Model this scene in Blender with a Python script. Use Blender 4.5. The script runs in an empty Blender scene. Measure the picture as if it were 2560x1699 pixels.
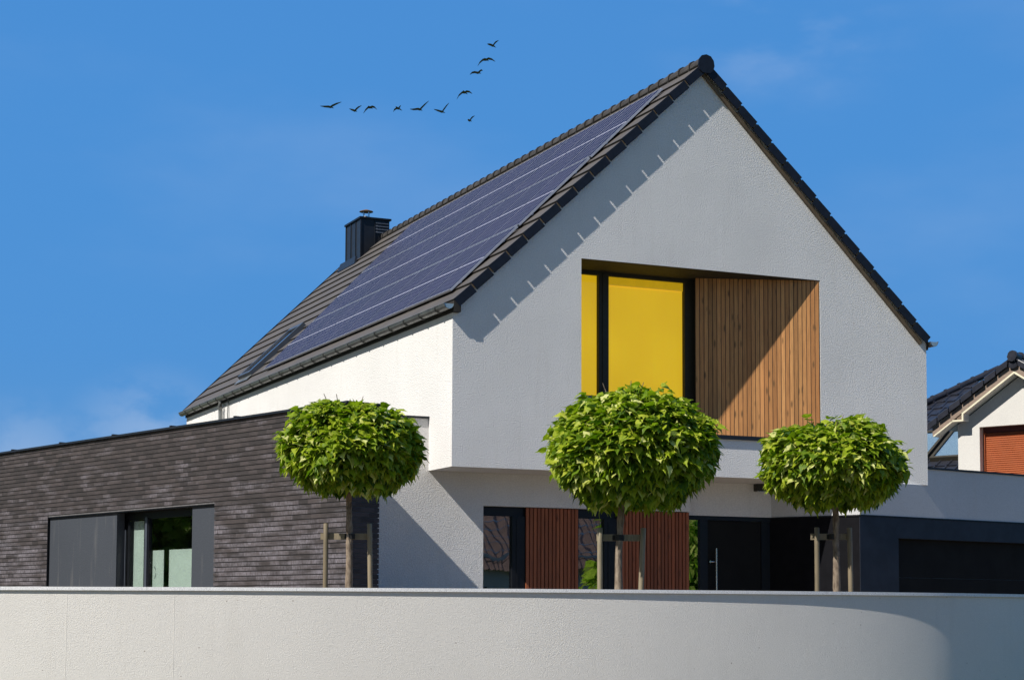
import bpy, bmesh, math, random
from mathutils import Vector, Matrix
from mathutils.geometry import tessellate_polygon
R = math.radians
random.seed(7)
sc = bpy.context.scene
C = sc.collection
ZO = 3.91            # height of the house datum (underside of the upper storey) above the street

# ------------------------------------------------------------------ camera
cam = bpy.data.cameras.new('camera'); camo = bpy.data.objects.new('camera', cam); C.objects.link(camo)
_r = Vector((0.91276654, -0.40846269, 0.00393347)); _u = Vector((-0.03424955, -0.0669327, 0.99716949)); _f = Vector((0.40704325, 0.91031766, 0.07508359))
m = Matrix((_r, _u, -_f)).transposed().to_4x4()
m.translation = Vector((-10.51385, -25.80093, -2.26269 + ZO))
camo.matrix_world = m
cam.sensor_fit = 'HORIZONTAL'; cam.sensor_width = 36; cam.lens = 4513.04 / 2560 * 36
cam.shift_y = 342.77 / 2560
cam.clip_start = 0.1; cam.clip_end = 6000
sc.camera = camo

# ------------------------------------------------------------------ sky and sun
SUN_TO = Vector((1, 0.235, -1.02)).normalized()
w = bpy.data.worlds.new('World'); sc.world = w; w.use_nodes = True
nt = w.node_tree; nt.nodes.clear()
out = nt.nodes.new('ShaderNodeOutputWorld'); bg = nt.nodes.new('ShaderNodeBackground'); nt.links.new(bg.outputs[0], out.inputs[0])
sky = nt.nodes.new('ShaderNodeTexSky'); sky.sky_type = 'NISHITA'; sky.sun_disc = False
sky.sun_elevation = math.asin(-SUN_TO.z); sky.sun_rotation = math.atan2(-SUN_TO.x, -SUN_TO.y)
sky.air_density = 1.15; sky.dust_density = 0.25; sky.ozone_density = 2.6; sky.altitude = 100
hs = nt.nodes.new('ShaderNodeHueSaturation'); hs.inputs['Hue'].default_value = 0.492; hs.inputs['Saturation'].default_value = 1.0; hs.inputs['Value'].default_value = 0.38
nt.links.new(sky.outputs[0], hs.inputs['Color'])
tc = nt.nodes.new('ShaderNodeTexCoord')
def sky_noise(scale, stretch, lo, hi, off):
    mp = nt.nodes.new('ShaderNodeMapping'); mp.inputs['Scale'].default_value = stretch; mp.inputs['Location'].default_value = off
    n = nt.nodes.new('ShaderNodeTexNoise'); n.inputs['Scale'].default_value = scale; n.inputs['Detail'].default_value = 5; n.inputs['Roughness'].default_value = 0.55
    r = nt.nodes.new('ShaderNodeMapRange'); r.interpolation_type = 'SMOOTHSTEP'
    r.inputs['From Min'].default_value = lo; r.inputs['From Max'].default_value = hi
    nt.links.new(tc.outputs['Generated'], mp.inputs[0]); nt.links.new(mp.outputs[0], n.inputs['Vector']); nt.links.new(n.outputs[0], r.inputs[0])
    return r.outputs[0]
def near_dir(d, r0, r1):
    vd = nt.nodes.new('ShaderNodeVectorMath'); vd.operation = 'DISTANCE'; vd.inputs[1].default_value = Vector(d).normalized()
    nt.links.new(tc.outputs['Generated'], vd.inputs[0])
    r = nt.nodes.new('ShaderNodeMapRange'); r.interpolation_type = 'SMOOTHSTEP'
    r.inputs['From Min'].default_value = r1; r.inputs['From Max'].default_value = r0
    nt.links.new(vd.outputs['Value'], r.inputs[0]); return r.outputs[0]
def mth(op, a, b):
    n = nt.nodes.new('ShaderNodeMath'); n.operation = op
    for i, v in enumerate((a, b)):
        if isinstance(v, (int, float)): n.inputs[i].default_value = v
        else: nt.links.new(v, n.inputs[i])
    return n.outputs[0]
def vdir(px, py):     # direction in the sky
    return _f + (px - 1280) / 4513.0 * _r - (py - 1192) / 4513.0 * _u
wisp = sky_noise(9, (1, 1, 2.2), 0.44, 0.8, (0, 0, 0))
c1 = mth('MULTIPLY', mth('MULTIPLY', wisp, near_dir(vdir(1980, -110), 0.0, 0.10)), 0.5)
c2 = mth('MULTIPLY', mth('MULTIPLY', sky_noise(26, (1, 1, 1.6), 0.36, 0.62, (3, 1, 0)), near_dir(vdir(380, 1150), 0.01, 0.06)), 0.26)
c3 = mth('MULTIPLY', mth('MULTIPLY', sky_noise(22, (1, 1, 1.6), 0.36, 0.62, (5, 1, 0)), near_dir(vdir(60, 1170), 0.0, 0.05)), 0.26)
c4 = mth('MULTIPLY', sky_noise(4, (1, 1, 2.5), 0.46, 0.9, (8, 2, 1)), 0.10)
tot = mth('MINIMUM', mth('ADD', mth('ADD', c1, c2), mth('ADD', c3, c4)), 0.8)
mx = nt.nodes.new('ShaderNodeMix'); mx.data_type = 'RGBA'
# away from the sun the sky deepens to a clear blue; towards the sun the plain Sky Texture is kept
dp = nt.nodes.new('ShaderNodeVectorMath'); dp.operation = 'DOT_PRODUCT'; dp.inputs[1].default_value = -SUN_TO; nt.links.new(tc.outputs['Generated'], dp.inputs[0])
fs = nt.nodes.new('ShaderNodeMapRange'); fs.interpolation_type = 'SMOOTHSTEP'; fs.inputs[1].default_value = 0.05; fs.inputs[2].default_value = 0.75; nt.links.new(dp.outputs['Value'], fs.inputs[0])
sp = nt.nodes.new('ShaderNodeSeparateXYZ'); nt.links.new(tc.outputs['Generated'], sp.inputs[0])
cr = nt.nodes.new('ShaderNodeValToRGB'); cr.color_ramp.interpolation = 'B_SPLINE'; e = cr.color_ramp.elements
e[0].color = (*[q / 8.0 for q in (1.1, 2.4, 4.4)], 1); e[1].color = (*[q / 8.0 for q in (0.42, 1.6, 4.6)], 1)
for p_, c_ in ((0.05, (1.02, 2.72, 5.4)), (0.14, (0.68, 2.50, 5.8)), (0.36, (0.60, 2.36, 5.75))):
    x_ = e.new(p_); x_.color = (*[q / 8.0 for q in c_], 1)
nt.links.new(sp.outputs[2], cr.inputs[0])
s8 = nt.nodes.new('ShaderNodeVectorMath'); s8.operation = 'SCALE'; s8.inputs['Scale'].default_value = 8.0; nt.links.new(cr.outputs[0], s8.inputs[0])
mb_ = nt.nodes.new('ShaderNodeMix'); mb_.data_type = 'RGBA'; nt.links.new(fs.outputs[0], mb_.inputs[0]); nt.links.new(s8.outputs[0], mb_.inputs[6]); nt.links.new(hs.outputs[0], mb_.inputs[7])
nt.links.new(tot, mx.inputs[0]); nt.links.new(mb_.outputs[2], mx.inputs[6]); mx.inputs[7].default_value = (5.6, 6.3, 7.4, 1)
nt.links.new(mx.outputs[2], bg.inputs[0]); bg.inputs[1].default_value = 0.1

sl = bpy.data.lights.new('sun', 'SUN'); sl.energy = 5.0; sl.angle = R(0.5); sl.color = (1, 0.955, 0.88)
so = bpy.data.objects.new('sun', sl); C.objects.link(so)
so.rotation_euler = SUN_TO.to_track_quat('-Z', 'Y').to_euler(); so.location = (-30, -10, 30)
sc.view_settings.view_transform = 'Standard'; sc.view_settings.look = 'None'
sc.view_settings.exposure = 0.22; sc.view_settings.gamma = 1
sc.cycles.max_bounces = 8; sc.cycles.transparent_max_bounces = 12

# ------------------------------------------------------------------ materials
class NT:
    def __init__(s, name):
        s.m = bpy.data.materials.new(name); s.m.use_nodes = True; s.t = s.m.node_tree
        s.b = s.t.nodes['Principled BSDF']; s.o = s.t.nodes['Material Output']
    def n(s, t, **k):
        x = s.t.nodes.new(t)
        for a, v in k.items():
            if a in x.inputs.keys(): x.inputs[a].default_value = v
            else: setattr(x, a, v)
        return x
    def l(s, a, b): s.t.links.new(a, b)
    def co(s, kind='Object', scale=(1, 1, 1)):
        t = s.n('ShaderNodeTexCoord'); mp = s.n('ShaderNodeMapping'); mp.inputs['Scale'].default_value = scale
        s.l(t.outputs[kind], mp.inputs[0]); return mp.outputs[0]
    def noise(s, vec, scale, detail=3, rough=0.5):
        x = s.n('ShaderNodeTexNoise'); x.inputs['Scale'].default_value = scale; x.inputs['Detail'].default_value = detail; x.inputs['Roughness'].default_value = rough
        s.l(vec, x.inputs['Vector']); return x.outputs[0]
    def ramp(s, v, stops):
        x = s.n('ShaderNodeValToRGB'); e = x.color_ramp.elements
        while len(e) < len(stops): e.new(0.5)
        for i, (p, c) in enumerate(stops): e[i].position = p; e[i].color = (*c, 1) if len(c) == 3 else c
        s.l(v, x.inputs[0]); return x.outputs[0]
    def rng(s, v, a, b, c=0.0, d=1.0, smooth=False):
        x = s.n('ShaderNodeMapRange'); x.inputs[1].default_value = a; x.inputs[2].default_value = b; x.inputs[3].default_value = c; x.inputs[4].default_value = d
        if smooth: x.interpolation_type = 'SMOOTHSTEP'
        s.l(v, x.inputs[0]); return x.outputs[0]
    def mix(s, f, a, b, mode='MIX'):
        x = s.n('ShaderNodeMix'); x.data_type = 'RGBA'; x.blend_type = mode
        for i, v in ((0, f), (6, a), (7, b)):
            if isinstance(v, (int, float)): x.inputs[i].default_value = v
            elif isinstance(v, tuple): x.inputs[i].default_value = (*v, 1)
            else: s.l(v, x.inputs[i])
        return x.outputs[2]
    def math(s, op, a, b=0.0):
        x = s.n('ShaderNodeMath'); x.operation = op
        for i, v in ((0, a), (1, b)):
            if isinstance(v, (int, float)): x.inputs[i].default_value = v
            else: s.l(v, x.inputs[i])
        return x.outputs[0]
    def col(s, c):
        if isinstance(c, tuple): s.b.inputs['Base Color'].default_value = (*c, 1)
        else: s.l(c, s.b.inputs['Base Color'])
    def rough(s, r):
        if isinstance(r, (int, float)): s.b.inputs['Roughness'].default_value = r
        else: s.l(r, s.b.inputs['Roughness'])
    def bump(s, h, dist, strength=1.0):
        x = s.n('ShaderNodeBump'); x.inputs['Distance'].default_value = dist; x.inputs['Strength'].default_value = strength
        s.l(h, x.inputs['Height']); s.l(x.outputs[0], s.b.inputs['Normal'])

def simple(name, c, rough=0.5, metal=0.0, var=0.12, scale=6, bump=0.0, bscale=80):
    n = NT(name); v = n.co(); ns = n.noise(v, scale, 4)
    n.col(n.mix(n.rng(ns, 0.3, 0.7), tuple(x * (1 - var) for x in c), tuple(min(1, x * (1 + var)) for x in c)))
    n.rough(n.rng(n.noise(v, scale * 3), 0.3, 0.7, max(0.02, rough - 0.06), min(1, rough + 0.06)) if rough > 0.1 else rough)
    n.b.inputs['Metallic'].default_value = metal
    if bump: n.bump(n.noise(v, bscale, 3), bump)
    return n.m

def stucco(name, c, grain=50, dist=0.020, stain=0.06, specks=False, seams=()):
    n = NT(name); v = n.co()
    big = n.noise(v, 0.7, 4); fine = n.noise(v, grain, 4, 0.62); mid = n.noise(v, 9, 3)
    col = n.mix(n.rng(big, 0.3, 0.7), tuple(x * (1 - stain) for x in c), tuple(min(1, x * (1 + stain * 0.6)) for x in c))
    col = n.mix(n.rng(fine, 0.32, 0.68), n.mix(1.0, col, (0.84, 0.84, 0.85), 'MULTIPLY'), col)
    # faint vertical weather streaks
    st = n.noise(n.co(scale=(2.2, 2.2, 0.16)), 2.5, 5, 0.6)
    col = n.mix(n.rng(st, 0.56, 0.78, 0, 0.16), col, (0.50, 0.46, 0.40))
    if specks:
        vo = n.n('ShaderNodeTexVoronoi'); vo.inputs['Scale'].default_value = 9; n.l(v, vo.inputs['Vector'])
        sp = n.rng(vo.outputs['Distance'], 0.02, 0.075, 1, 0)
        gate = n.rng(n.noise(v, 3.0, 2), 0.50, 0.56)
        col = n.mix(n.math('MULTIPLY', n.math('MULTIPLY', sp, gate), 0.75), col, (0.16, 0.10, 0.06))
    n.col(col); n.rough(0.93); n.b.inputs['Specular IOR Level'].default_value = 0.15
    h = n.math('ADD', fine, n.math('MULTIPLY', mid, 0.08))
    n.bump(h, dist, 0.85)
    return n.m

M = {}
M['stucco'] = stucco('white render', (0.85, 0.832, 0.808))
M['stucco_wall'] = stucco('garden wall render', (0.80, 0.77, 0.72), grain=140, dist=0.0085, stain=0.05, specks=True)
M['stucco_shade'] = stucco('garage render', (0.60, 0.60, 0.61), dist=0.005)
M['stucco_far'] = stucco('neighbour render', (0.70, 0.68, 0.64), dist=0.004)
M['grey_render'] = stucco('dark grey render', (0.060, 0.068, 0.083), dist=0.005, stain=0.05)
M['navy'] = simple('anthracite cladding', (0.022, 0.026, 0.036), 0.55, var=0.18, scale=3, bump=0.001)
M['door_dark'] = simple('garage door steel', (0.016, 0.016, 0.0155), 0.75, var=0.1, scale=2)
M['black'] = simple('black painted metal', (0.008, 0.009, 0.012), 0.38, var=0.15)
M['black_matt'] = simple('black matt board', (0.022, 0.019, 0.015), 0.8, var=0.25)
M['cap'] = simple('dark metal capping', (0.018, 0.021, 0.028), 0.35, metal=0.2)
M['frame'] = simple('anthracite frame', (0.036, 0.031, 0.020), 0.75)
M['frame_blue'] = simple('slate grey rail', (0.06, 0.07, 0.09), 0.4)
M['zinc'] = simple('zinc gutter', (0.20, 0.205, 0.20), 0.42, metal=0.55, var=0.25, scale=3)
M['bracket'] = simple('gutter bracket', (0.07, 0.072, 0.07), 0.5, metal=0.4)
M['zinc_in'] = simple('bright zinc end', (0.30, 0.40, 0.46), 0.45, metal=0.3)
M['steel'] = simple('brushed steel', (0.55, 0.55, 0.54), 0.25, metal=1.0)
M['rust'] = simple('weathered copper cowl', (0.20, 0.115, 0.06), 0.5, metal=0.4, var=0.35, scale=20)
M['verge'] = simple('dark verge tile', (0.012, 0.015, 0.024), 0.5, var=0.2, scale=9, bump=0.0015)
M['granite'] = simple('granite coping', (0.70, 0.70, 0.71), 0.6, var=0.3, scale=140)
M['niche_dark'] = simple('black board darkened for shade', (0.011, 0.011, 0.013), 1.0)  # black board made darker and glossless in place of cast shade
M['niche_dark'].node_tree.nodes['Principled BSDF'].inputs['Specular IOR Level'].default_value = 0.0
M['lamp'] = simple('black lamp housing', (0.018, 0.017, 0.015), 0.5)
M['board'] = simple('brown soffit board', (0.13, 0.095, 0.06), 0.7, var=0.25)
M['copper_pole'] = simple('red brown pole', (0.10, 0.022, 0.012), 0.5)
M['joint'] = simple('joint sealant', (0.72, 0.69, 0.64), 0.9)
M['asphalt'] = simple('asphalt', (0.055, 0.055, 0.057), 0.9, var=0.2, scale=60, bump=0.004)
M['paving'] = simple('brown gravel', (0.19, 0.15, 0.112), 0.9, var=0.18, scale=4, bump=0.003, bscale=30)
M['kerb'] = simple('concrete kerb', (0.38, 0.37, 0.35), 0.9, var=0.12, scale=20)
M['paint_line'] = simple('road paint', (0.75, 0.75, 0.72), 0.7)
M['grass'] = simple('grass', (0.05, 0.085, 0.022), 0.95, var=0.5, scale=25, bump=0.03, bscale=60)
M['room'] = simple('dark room', (0.03, 0.03, 0.032), 0.9)
M['room_light'] = simple('room wall in reflection olive', (0.30, 0.34, 0.25), 0.9)  # pale olive stands in for green reflections in the wing pane
M['screen'] = simple('white inner screen', (0.74, 0.78, 0.75), 0.8, var=0.04)
M['cream'] = simple('cream painted trim', (0.72, 0.67, 0.50), 0.7, var=0.1)
M['orange'] = simple('terracotta shutter', (0.40, 0.105, 0.035), 0.5, var=0.06, scale=3)
M['orange_dark'] = simple('terracotta shutter box', (0.12, 0.025, 0.012), 0.5)
M['strap'] = simple('black rubber strap', (0.012, 0.012, 0.012), 0.7)
M['bird'] = simple('dark feathers', (0.085, 0.075, 0.035), 0.8, var=0.4, scale=8)
M['bird_l'] = simple('brown feathers', (0.11, 0.085, 0.04), 0.8, var=0.4, scale=8)

def wood(name, c, knots=0.5, plank=None, vscale=(1, 1, 0.08), dark=0.6, per='attr'):
    n = NT(name); v = n.co(scale=vscale)
    g = n.noise(v, 38, 5, 0.6); g2 = n.noise(v, 5, 3)
    at = n.n('ShaderNodeAttribute'); at.attribute_name = 'tint'; t = at.outputs['Fac']
    base = n.mix(n.rng(g, 0.3, 0.72), tuple(x * dark for x in c), c)
    base = n.mix(n.rng(g2, 0.3, 0.7, 0, 0.35), base, tuple(x * y for x, y in zip(c, (1.15, 0.85, 0.7))))
    base = n.mix(n.rng(t, 0, 1, 0.0, 1.0), n.mix(1.0, base, (0.74, 0.68, 0.62), 'MULTIPLY'), n.mix(1.0, base, (1.22, 1.2, 1.2), 'MULTIPLY'))
    vo = n.n('ShaderNodeTexVoronoi'); vo.inputs['Scale'].default_value = 1.0; vo.inputs['Randomness'].default_value = 1.0
    cb = n.n('ShaderNodeCombineXYZ'); n.l(n.math('MULTIPLY', t, 917.0), cb.inputs[0])
    ad = n.n('ShaderNodeVectorMath'); ad.operation = 'ADD'
    n.l(n.co(scale=(9, 9, 2.6)), ad.inputs[0]); n.l(cb.outputs[0], ad.inputs[1]); n.l(ad.outputs[0], vo.inputs['Vector'])
    k = n.rng(vo.outputs['Distance'], 0.08, 0.22, knots, 0)
    base = n.mix(k, base, tuple(x * 0.28 for x in c))
    n.col(base); n.rough(0.68); n.bump(g, 0.0015)
    return n.m
M['cladding'] = wood('larch cladding', (0.66, 0.335, 0.120), 0.9)
M['red_cladding'] = wood('red stained slats', (0.36, 0.112, 0.042), 0.6)
M['post'] = wood('weathered post', (0.25, 0.225, 0.155), 0.3, vscale=(1, 1, 0.12))
M['old_wood'] = wood('weathered barge board', (0.30, 0.245, 0.20), 0.3, vscale=(0.25, 0.25, 0.9))
def bark():
    n = NT('young bark'); v = n.co(scale=(1, 1, 0.35)); a = n.noise(v, 30, 5, 0.6); b = n.noise(v, 6, 3)
    c = n.mix(n.rng(a, 0.35, 0.7), (0.12, 0.085, 0.06), (0.34, 0.27, 0.20))
    c = n.mix(n.rng(b, 0.55, 0.7, 0, 0.5), c, (0.36, 0.19, 0.12))
    n.col(c); n.rough(0.85); n.bump(a, 0.006); return n.m
M['bark'] = bark()
def leafmat(name, stops, trans=0.32):
    n = NT(name); at = n.n('ShaderNodeAttribute'); at.attribute_name = 'tint'
    v = n.co(); ns = n.noise(v, 14, 2)
    t = n.math('ADD', at.outputs['Fac'], n.math('MULTIPLY', n.math('SUBTRACT', ns, 0.5), 0.35))
    c = n.ramp(t, stops)
    n.col(c); n.rough(0.55); n.b.inputs['Specular IOR Level'].default_value = 0.3
    tr = n.n('ShaderNodeBsdfTranslucent'); n.l(n.mix(1.0, c, (1.0, 1.35, 0.5), 'MULTIPLY'), tr.inputs[0])
    ms = n.n('ShaderNodeMixShader'); ms.inputs[0].default_value = trans
    n.l(n.b.outputs[0], ms.inputs[1]); n.l(tr.outputs[0], ms.inputs[2]); n.l(ms.outputs[0], n.o.inputs[0])
    n.bump(n.noise(v, 60, 2), 0.004)
    return n.m
M['leaf'] = leafmat('catalpa leaf', [(0.0, (0.035, 0.085, 0.005)), (0.32, (0.125, 0.21, 0.007)), (0.64, (0.31, 0.38, 0.014)), (0.88, (0.43, 0.46, 0.05)), (1.0, (0.66, 0.66, 0.27))])
M['leaf_sunlit'] = leafmat('garden leaf', [(0.0, (0.10, 0.17, 0.02)), (0.5, (0.30, 0.40, 0.06)), (1.0, (0.55, 0.58, 0.18))], 0.65)  # colours and translucency raised to stand in for sun on reflected crowns

def brickmat(name, eff):
    n = NT(name); t = n.n('ShaderNodeUVMap'); uv = t.outputs[0]
    br = n.n('ShaderNodeTexBrick'); n.l(uv, br.inputs['Vector'])
    br.inputs['Scale'].default_value = 1; br.inputs['Brick Width'].default_value = 0.25; br.inputs['Row Height'].default_value = 0.0752
    br.inputs['Mortar Size'].default_value = 0.0035; br.inputs['Mortar Smooth'].default_value = 0.3; br.offset = 0.37; br.squash = 1
    br.inputs['Color1'].default_value = (0.026, 0.022, 0.0225, 1); br.inputs['Color2'].default_value = (0.058, 0.048, 0.048, 1); br.inputs['Mortar'].default_value = (0.035, 0.031, 0.031, 1)
    def nz(scale, sx, sy, detail=4):
        mp = n.n('ShaderNodeMapping'); mp.inputs['Scale'].default_value = (sx, sy, 1); n.l(uv, mp.inputs[0]); return n.noise(mp.outputs[0], scale, detail, 0.6)
    c = n.mix(n.rng(nz(7, 1, 6), 0.3, 0.7), n.mix(1.0, br.outputs[0], (0.75, 0.72, 0.72), 'MULTIPLY'), n.mix(1.0, br.outputs[0], (1.25, 1.2, 1.2), 'MULTIPLY'))
    b2 = n.n('ShaderNodeTexBrick'); n.l(uv, b2.inputs['Vector']); b2.offset = 0.37; b2.squash = 1
    for k_, v_ in (('Scale', 1), ('Brick Width', 0.25), ('Row Height', 0.0752), ('Mortar Size', 0.0), ('Color1', (0, 0, 0, 1)), ('Color2', (1, 1, 1, 1))): b2.inputs[k_].default_value = v_
    row = n.math('ADD', n.math('MULTIPLY', b2.outputs[0], 0.22), n.math('ADD', 0.34, n.math('MULTIPLY', n.math('SUBTRACT', nz(1.2, 1, 5.0, 4), 0.5), 1.9)))     # whole bricks bloom together, in drifts
    streak = nz(30, 1.0, 0.4, 5)
    sep = n.n('ShaderNodeSeparateXYZ'); n.l(uv, sep.inputs[0])
    low = n.rng(sep.outputs[1], -0.4, -2.3, 0.0, 1.0); gate = n.rng(sep.outputs[0], -10, -9, 0, 1)
    e = n.rng(n.math('ADD', row, n.math('MULTIPLY', low, 0.42)), 0.58, 1.12)
    e = n.math('MULTIPLY', e, n.rng(streak, 0.36, 0.60, 0.15, 1.0))
    e = n.math('MULTIPLY', gate, n.math('MULTIPLY', e, eff))
    c = n.mix(e, c, (0.20, 0.185, 0.215))
    n.col(c); n.rough(0.78); n.bump(nz(60, 1, 1.4), 0.003)
    return n.m
M['brick'] = brickmat('dark clinker brick', 0.85)
M['mortar'] = simple('raked mortar', (0.13, 0.125, 0.13), 0.95, var=0.2, scale=12)

def rooftile(name, c, warm):
    n = NT(name); t = n.n('ShaderNodeUVMap'); uv = t.outputs[0]
    br = n.n('ShaderNodeTexBrick'); n.l(uv, br.inputs['Vector']); br.inputs['Scale'].default_value = 1
    br.inputs['Brick Width'].default_value = 0.33; br.inputs['Row Height'].default_value = 0.41; br.inputs['Mortar Size'].default_value = 0.006; br.offset = 0.5
    br.inputs['Color1'].default_value = (*[x * 0.9 for x in c], 1); br.inputs['Color2'].default_value = (*[x * 1.1 for x in c], 1); br.inputs['Mortar'].default_value = (*[x * 0.55 for x in c], 1)
    mp = n.n('ShaderNodeMapping'); mp.inputs['Scale'].default_value = (1, 1, 1); n.l(uv, mp.inputs[0])
    a = n.noise(mp.outputs[0], 1.3, 4); b = n.noise(mp.outputs[0], 26, 3)
    col = n.mix(n.rng(a, 0.35, 0.7, 0, 0.8), br.outputs[0], warm); col = n.mix(n.rng(b, 0.3, 0.7, 0, 0.3), col, tuple(x * 0.7 for x in c))
    n.col(col); n.rough(0.62); n.bump(b, 0.002)
    return n.m
M['roof'] = rooftile('grey concrete tile', (0.102, 0.094, 0.093), (0.118, 0.105, 0.094))
M['ridge'] = simple('ridge tile', (0.060, 0.055, 0.052), 0.6, var=0.3, scale=5)
M['roof_edge'] = simple('tile front edge', (0.035, 0.030, 0.026), 0.8, var=0.3, scale=9)
M['pan_far'] = simple('dark glazed pantile', (0.024, 0.026, 0.036), 0.33, var=0.25, scale=5)
M['pan_red'] = simple('brown pantile', (0.16, 0.11, 0.10), 0.6, var=0.25, scale=4)

def solar():
    n = NT('solar cells'); t = n.n('ShaderNodeUVMap'); uv = t.outputs[0]; sep = n.n('ShaderNodeSeparateXYZ'); n.l(uv, sep.inputs[0])
    def lines(v, cnt, wdt):
        f = n.math('FRACT', n.math('MULTIPLY', v, cnt)); d = n.math('ABSOLUTE', n.math('SUBTRACT', f, 0.5))
        return n.math('GREATER_THAN', d, 0.5 - wdt)
    u, v = sep.outputs[0], sep.outputs[1]
    l1 = lines(u, 6, 0.055); l2 = lines(v, 10, 0.028)
    bus = 0.0
    half = n.math('LESS_THAN', n.math('ABSOLUTE', n.math('SUBTRACT', v, 0.5)), 0.009)
    vo = n.noise(n.co(), 1.6, 3)
    base = n.mix(n.rng(vo, 0.3, 0.7), (0.007, 0.0075, 0.027), (0.013, 0.011, 0.040))
    g = n.math('MINIMUM', n.math('ADD', n.math('ADD', n.math('MULTIPLY', l1, 0.70), n.math('MULTIPLY', l2, 0.28)), n.math('ADD', n.math('MULTIPLY', half, 0.9), bus)), 1.0)
    c = n.mix(g, base, (0.40, 0.41, 0.50))
    n.col(c); n.rough(0.42); n.b.inputs['Specular IOR Level'].default_value = 0.035
    return n.m
M['solar'] = solar()
for k_, v_ in (('door_dark', .06), ('cap', .2), ('navy', .25), ('pan_far', .35), ('roof', .12), ('verge', .2), ('black', .25), ('ridge', .2)): M[k_].node_tree.nodes['Principled BSDF'].inputs['Specular IOR Level'].default_value = v_
M['cap'].node_tree.nodes['Principled BSDF'].inputs['Metallic'].default_value = 0
M['alu'] = simple('aluminium frame', (0.62, 0.63, 0.68), 0.35, metal=0.5)

def glass(name, tint=(0.75, 0.8, 0.8), base_refl=0.12, rough=0.01, dark=0.0):
    n = NT(name); g = n.n('ShaderNodeBsdfGlossy'); g.inputs['Roughness'].default_value = rough
    tr = n.n('ShaderNodeBsdfTransparent'); tr.inputs[0].default_value = (*tint, 1)
    fr = n.n('ShaderNodeFresnel'); fr.inputs[0].default_value = 1.5
    f = n.math('MAXIMUM', n.math('MINIMUM', n.math('ADD', n.math('MULTIPLY', fr.outputs[0], 1.6), base_refl), 1.0), 0.02)
    ge = n.n('ShaderNodeNewGeometry'); f = n.math('MULTIPLY', f, n.math('SUBTRACT', 1.0, ge.outputs['Backfacing']))
    ms = n.n('ShaderNodeMixShader'); n.l(f, ms.inputs[0]); n.l(tr.outputs[0], ms.inputs[1]); n.l(g.outputs[0], ms.inputs[2])
    # ripple so reflections break up slightly
    b = n.n('ShaderNodeBump'); b.inputs['Distance'].default_value = 0.002; n.l(n.noise(n.co(), 1.5, 1), b.inputs['Height']); n.l(b.outputs[0], g.inputs['Normal'])
    n.l(ms.outputs[0], n.o.inputs[0]); return n.m
M['glass'] = glass('window glass', base_refl=0.22)
M['glass_clear'] = glass('clear window glass', (0.92, 0.97, 0.95), 0.26)
M['glass_side'] = glass('sidelight glass with reflection tint', (0.4, 0.6, 0.45), 0.45)  # green tint stands in for foliage reflected in the sidelight
M['glass_upper'] = glass('upper window glass', (0.97, 0.97, 0.95), -0.12)
M['glass_sky'] = glass('roof window glass', (0.8, 0.86, 0.9), 0.3, 0.05)
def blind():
    n = NT('glowing yellow blind'); v = n.co(scale=(14, 1, 0.25)); s = n.noise(v, 1.6, 4)
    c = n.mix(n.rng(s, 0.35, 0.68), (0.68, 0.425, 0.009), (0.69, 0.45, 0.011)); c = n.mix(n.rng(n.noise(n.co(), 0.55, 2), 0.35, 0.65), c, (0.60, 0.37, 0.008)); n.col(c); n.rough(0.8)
    n.b.inputs['Emission Strength'].default_value = 0.78; n.l(c, n.b.inputs['Emission Color']); return n.m  # emission added so the blind glows inside the shaded recess
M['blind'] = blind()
M['blind_edge'] = simple('glowing blind pelmet', (0.55, 0.34, 0.01), 0.8)
_p = M['blind_edge'].node_tree.nodes['Principled BSDF']; _p.inputs['Emission Color'].default_value = (0.55, 0.34, 0.008, 1); _p.inputs['Emission Strength'].default_value = 0.6  # pelmet given the same added glow, it is no light source
M['reflection'] = simple('blue grey lower film', (0.10, 0.17, 0.21), 0.5)  # blue grey colour stands in for a reflection in the lower glass

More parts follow.
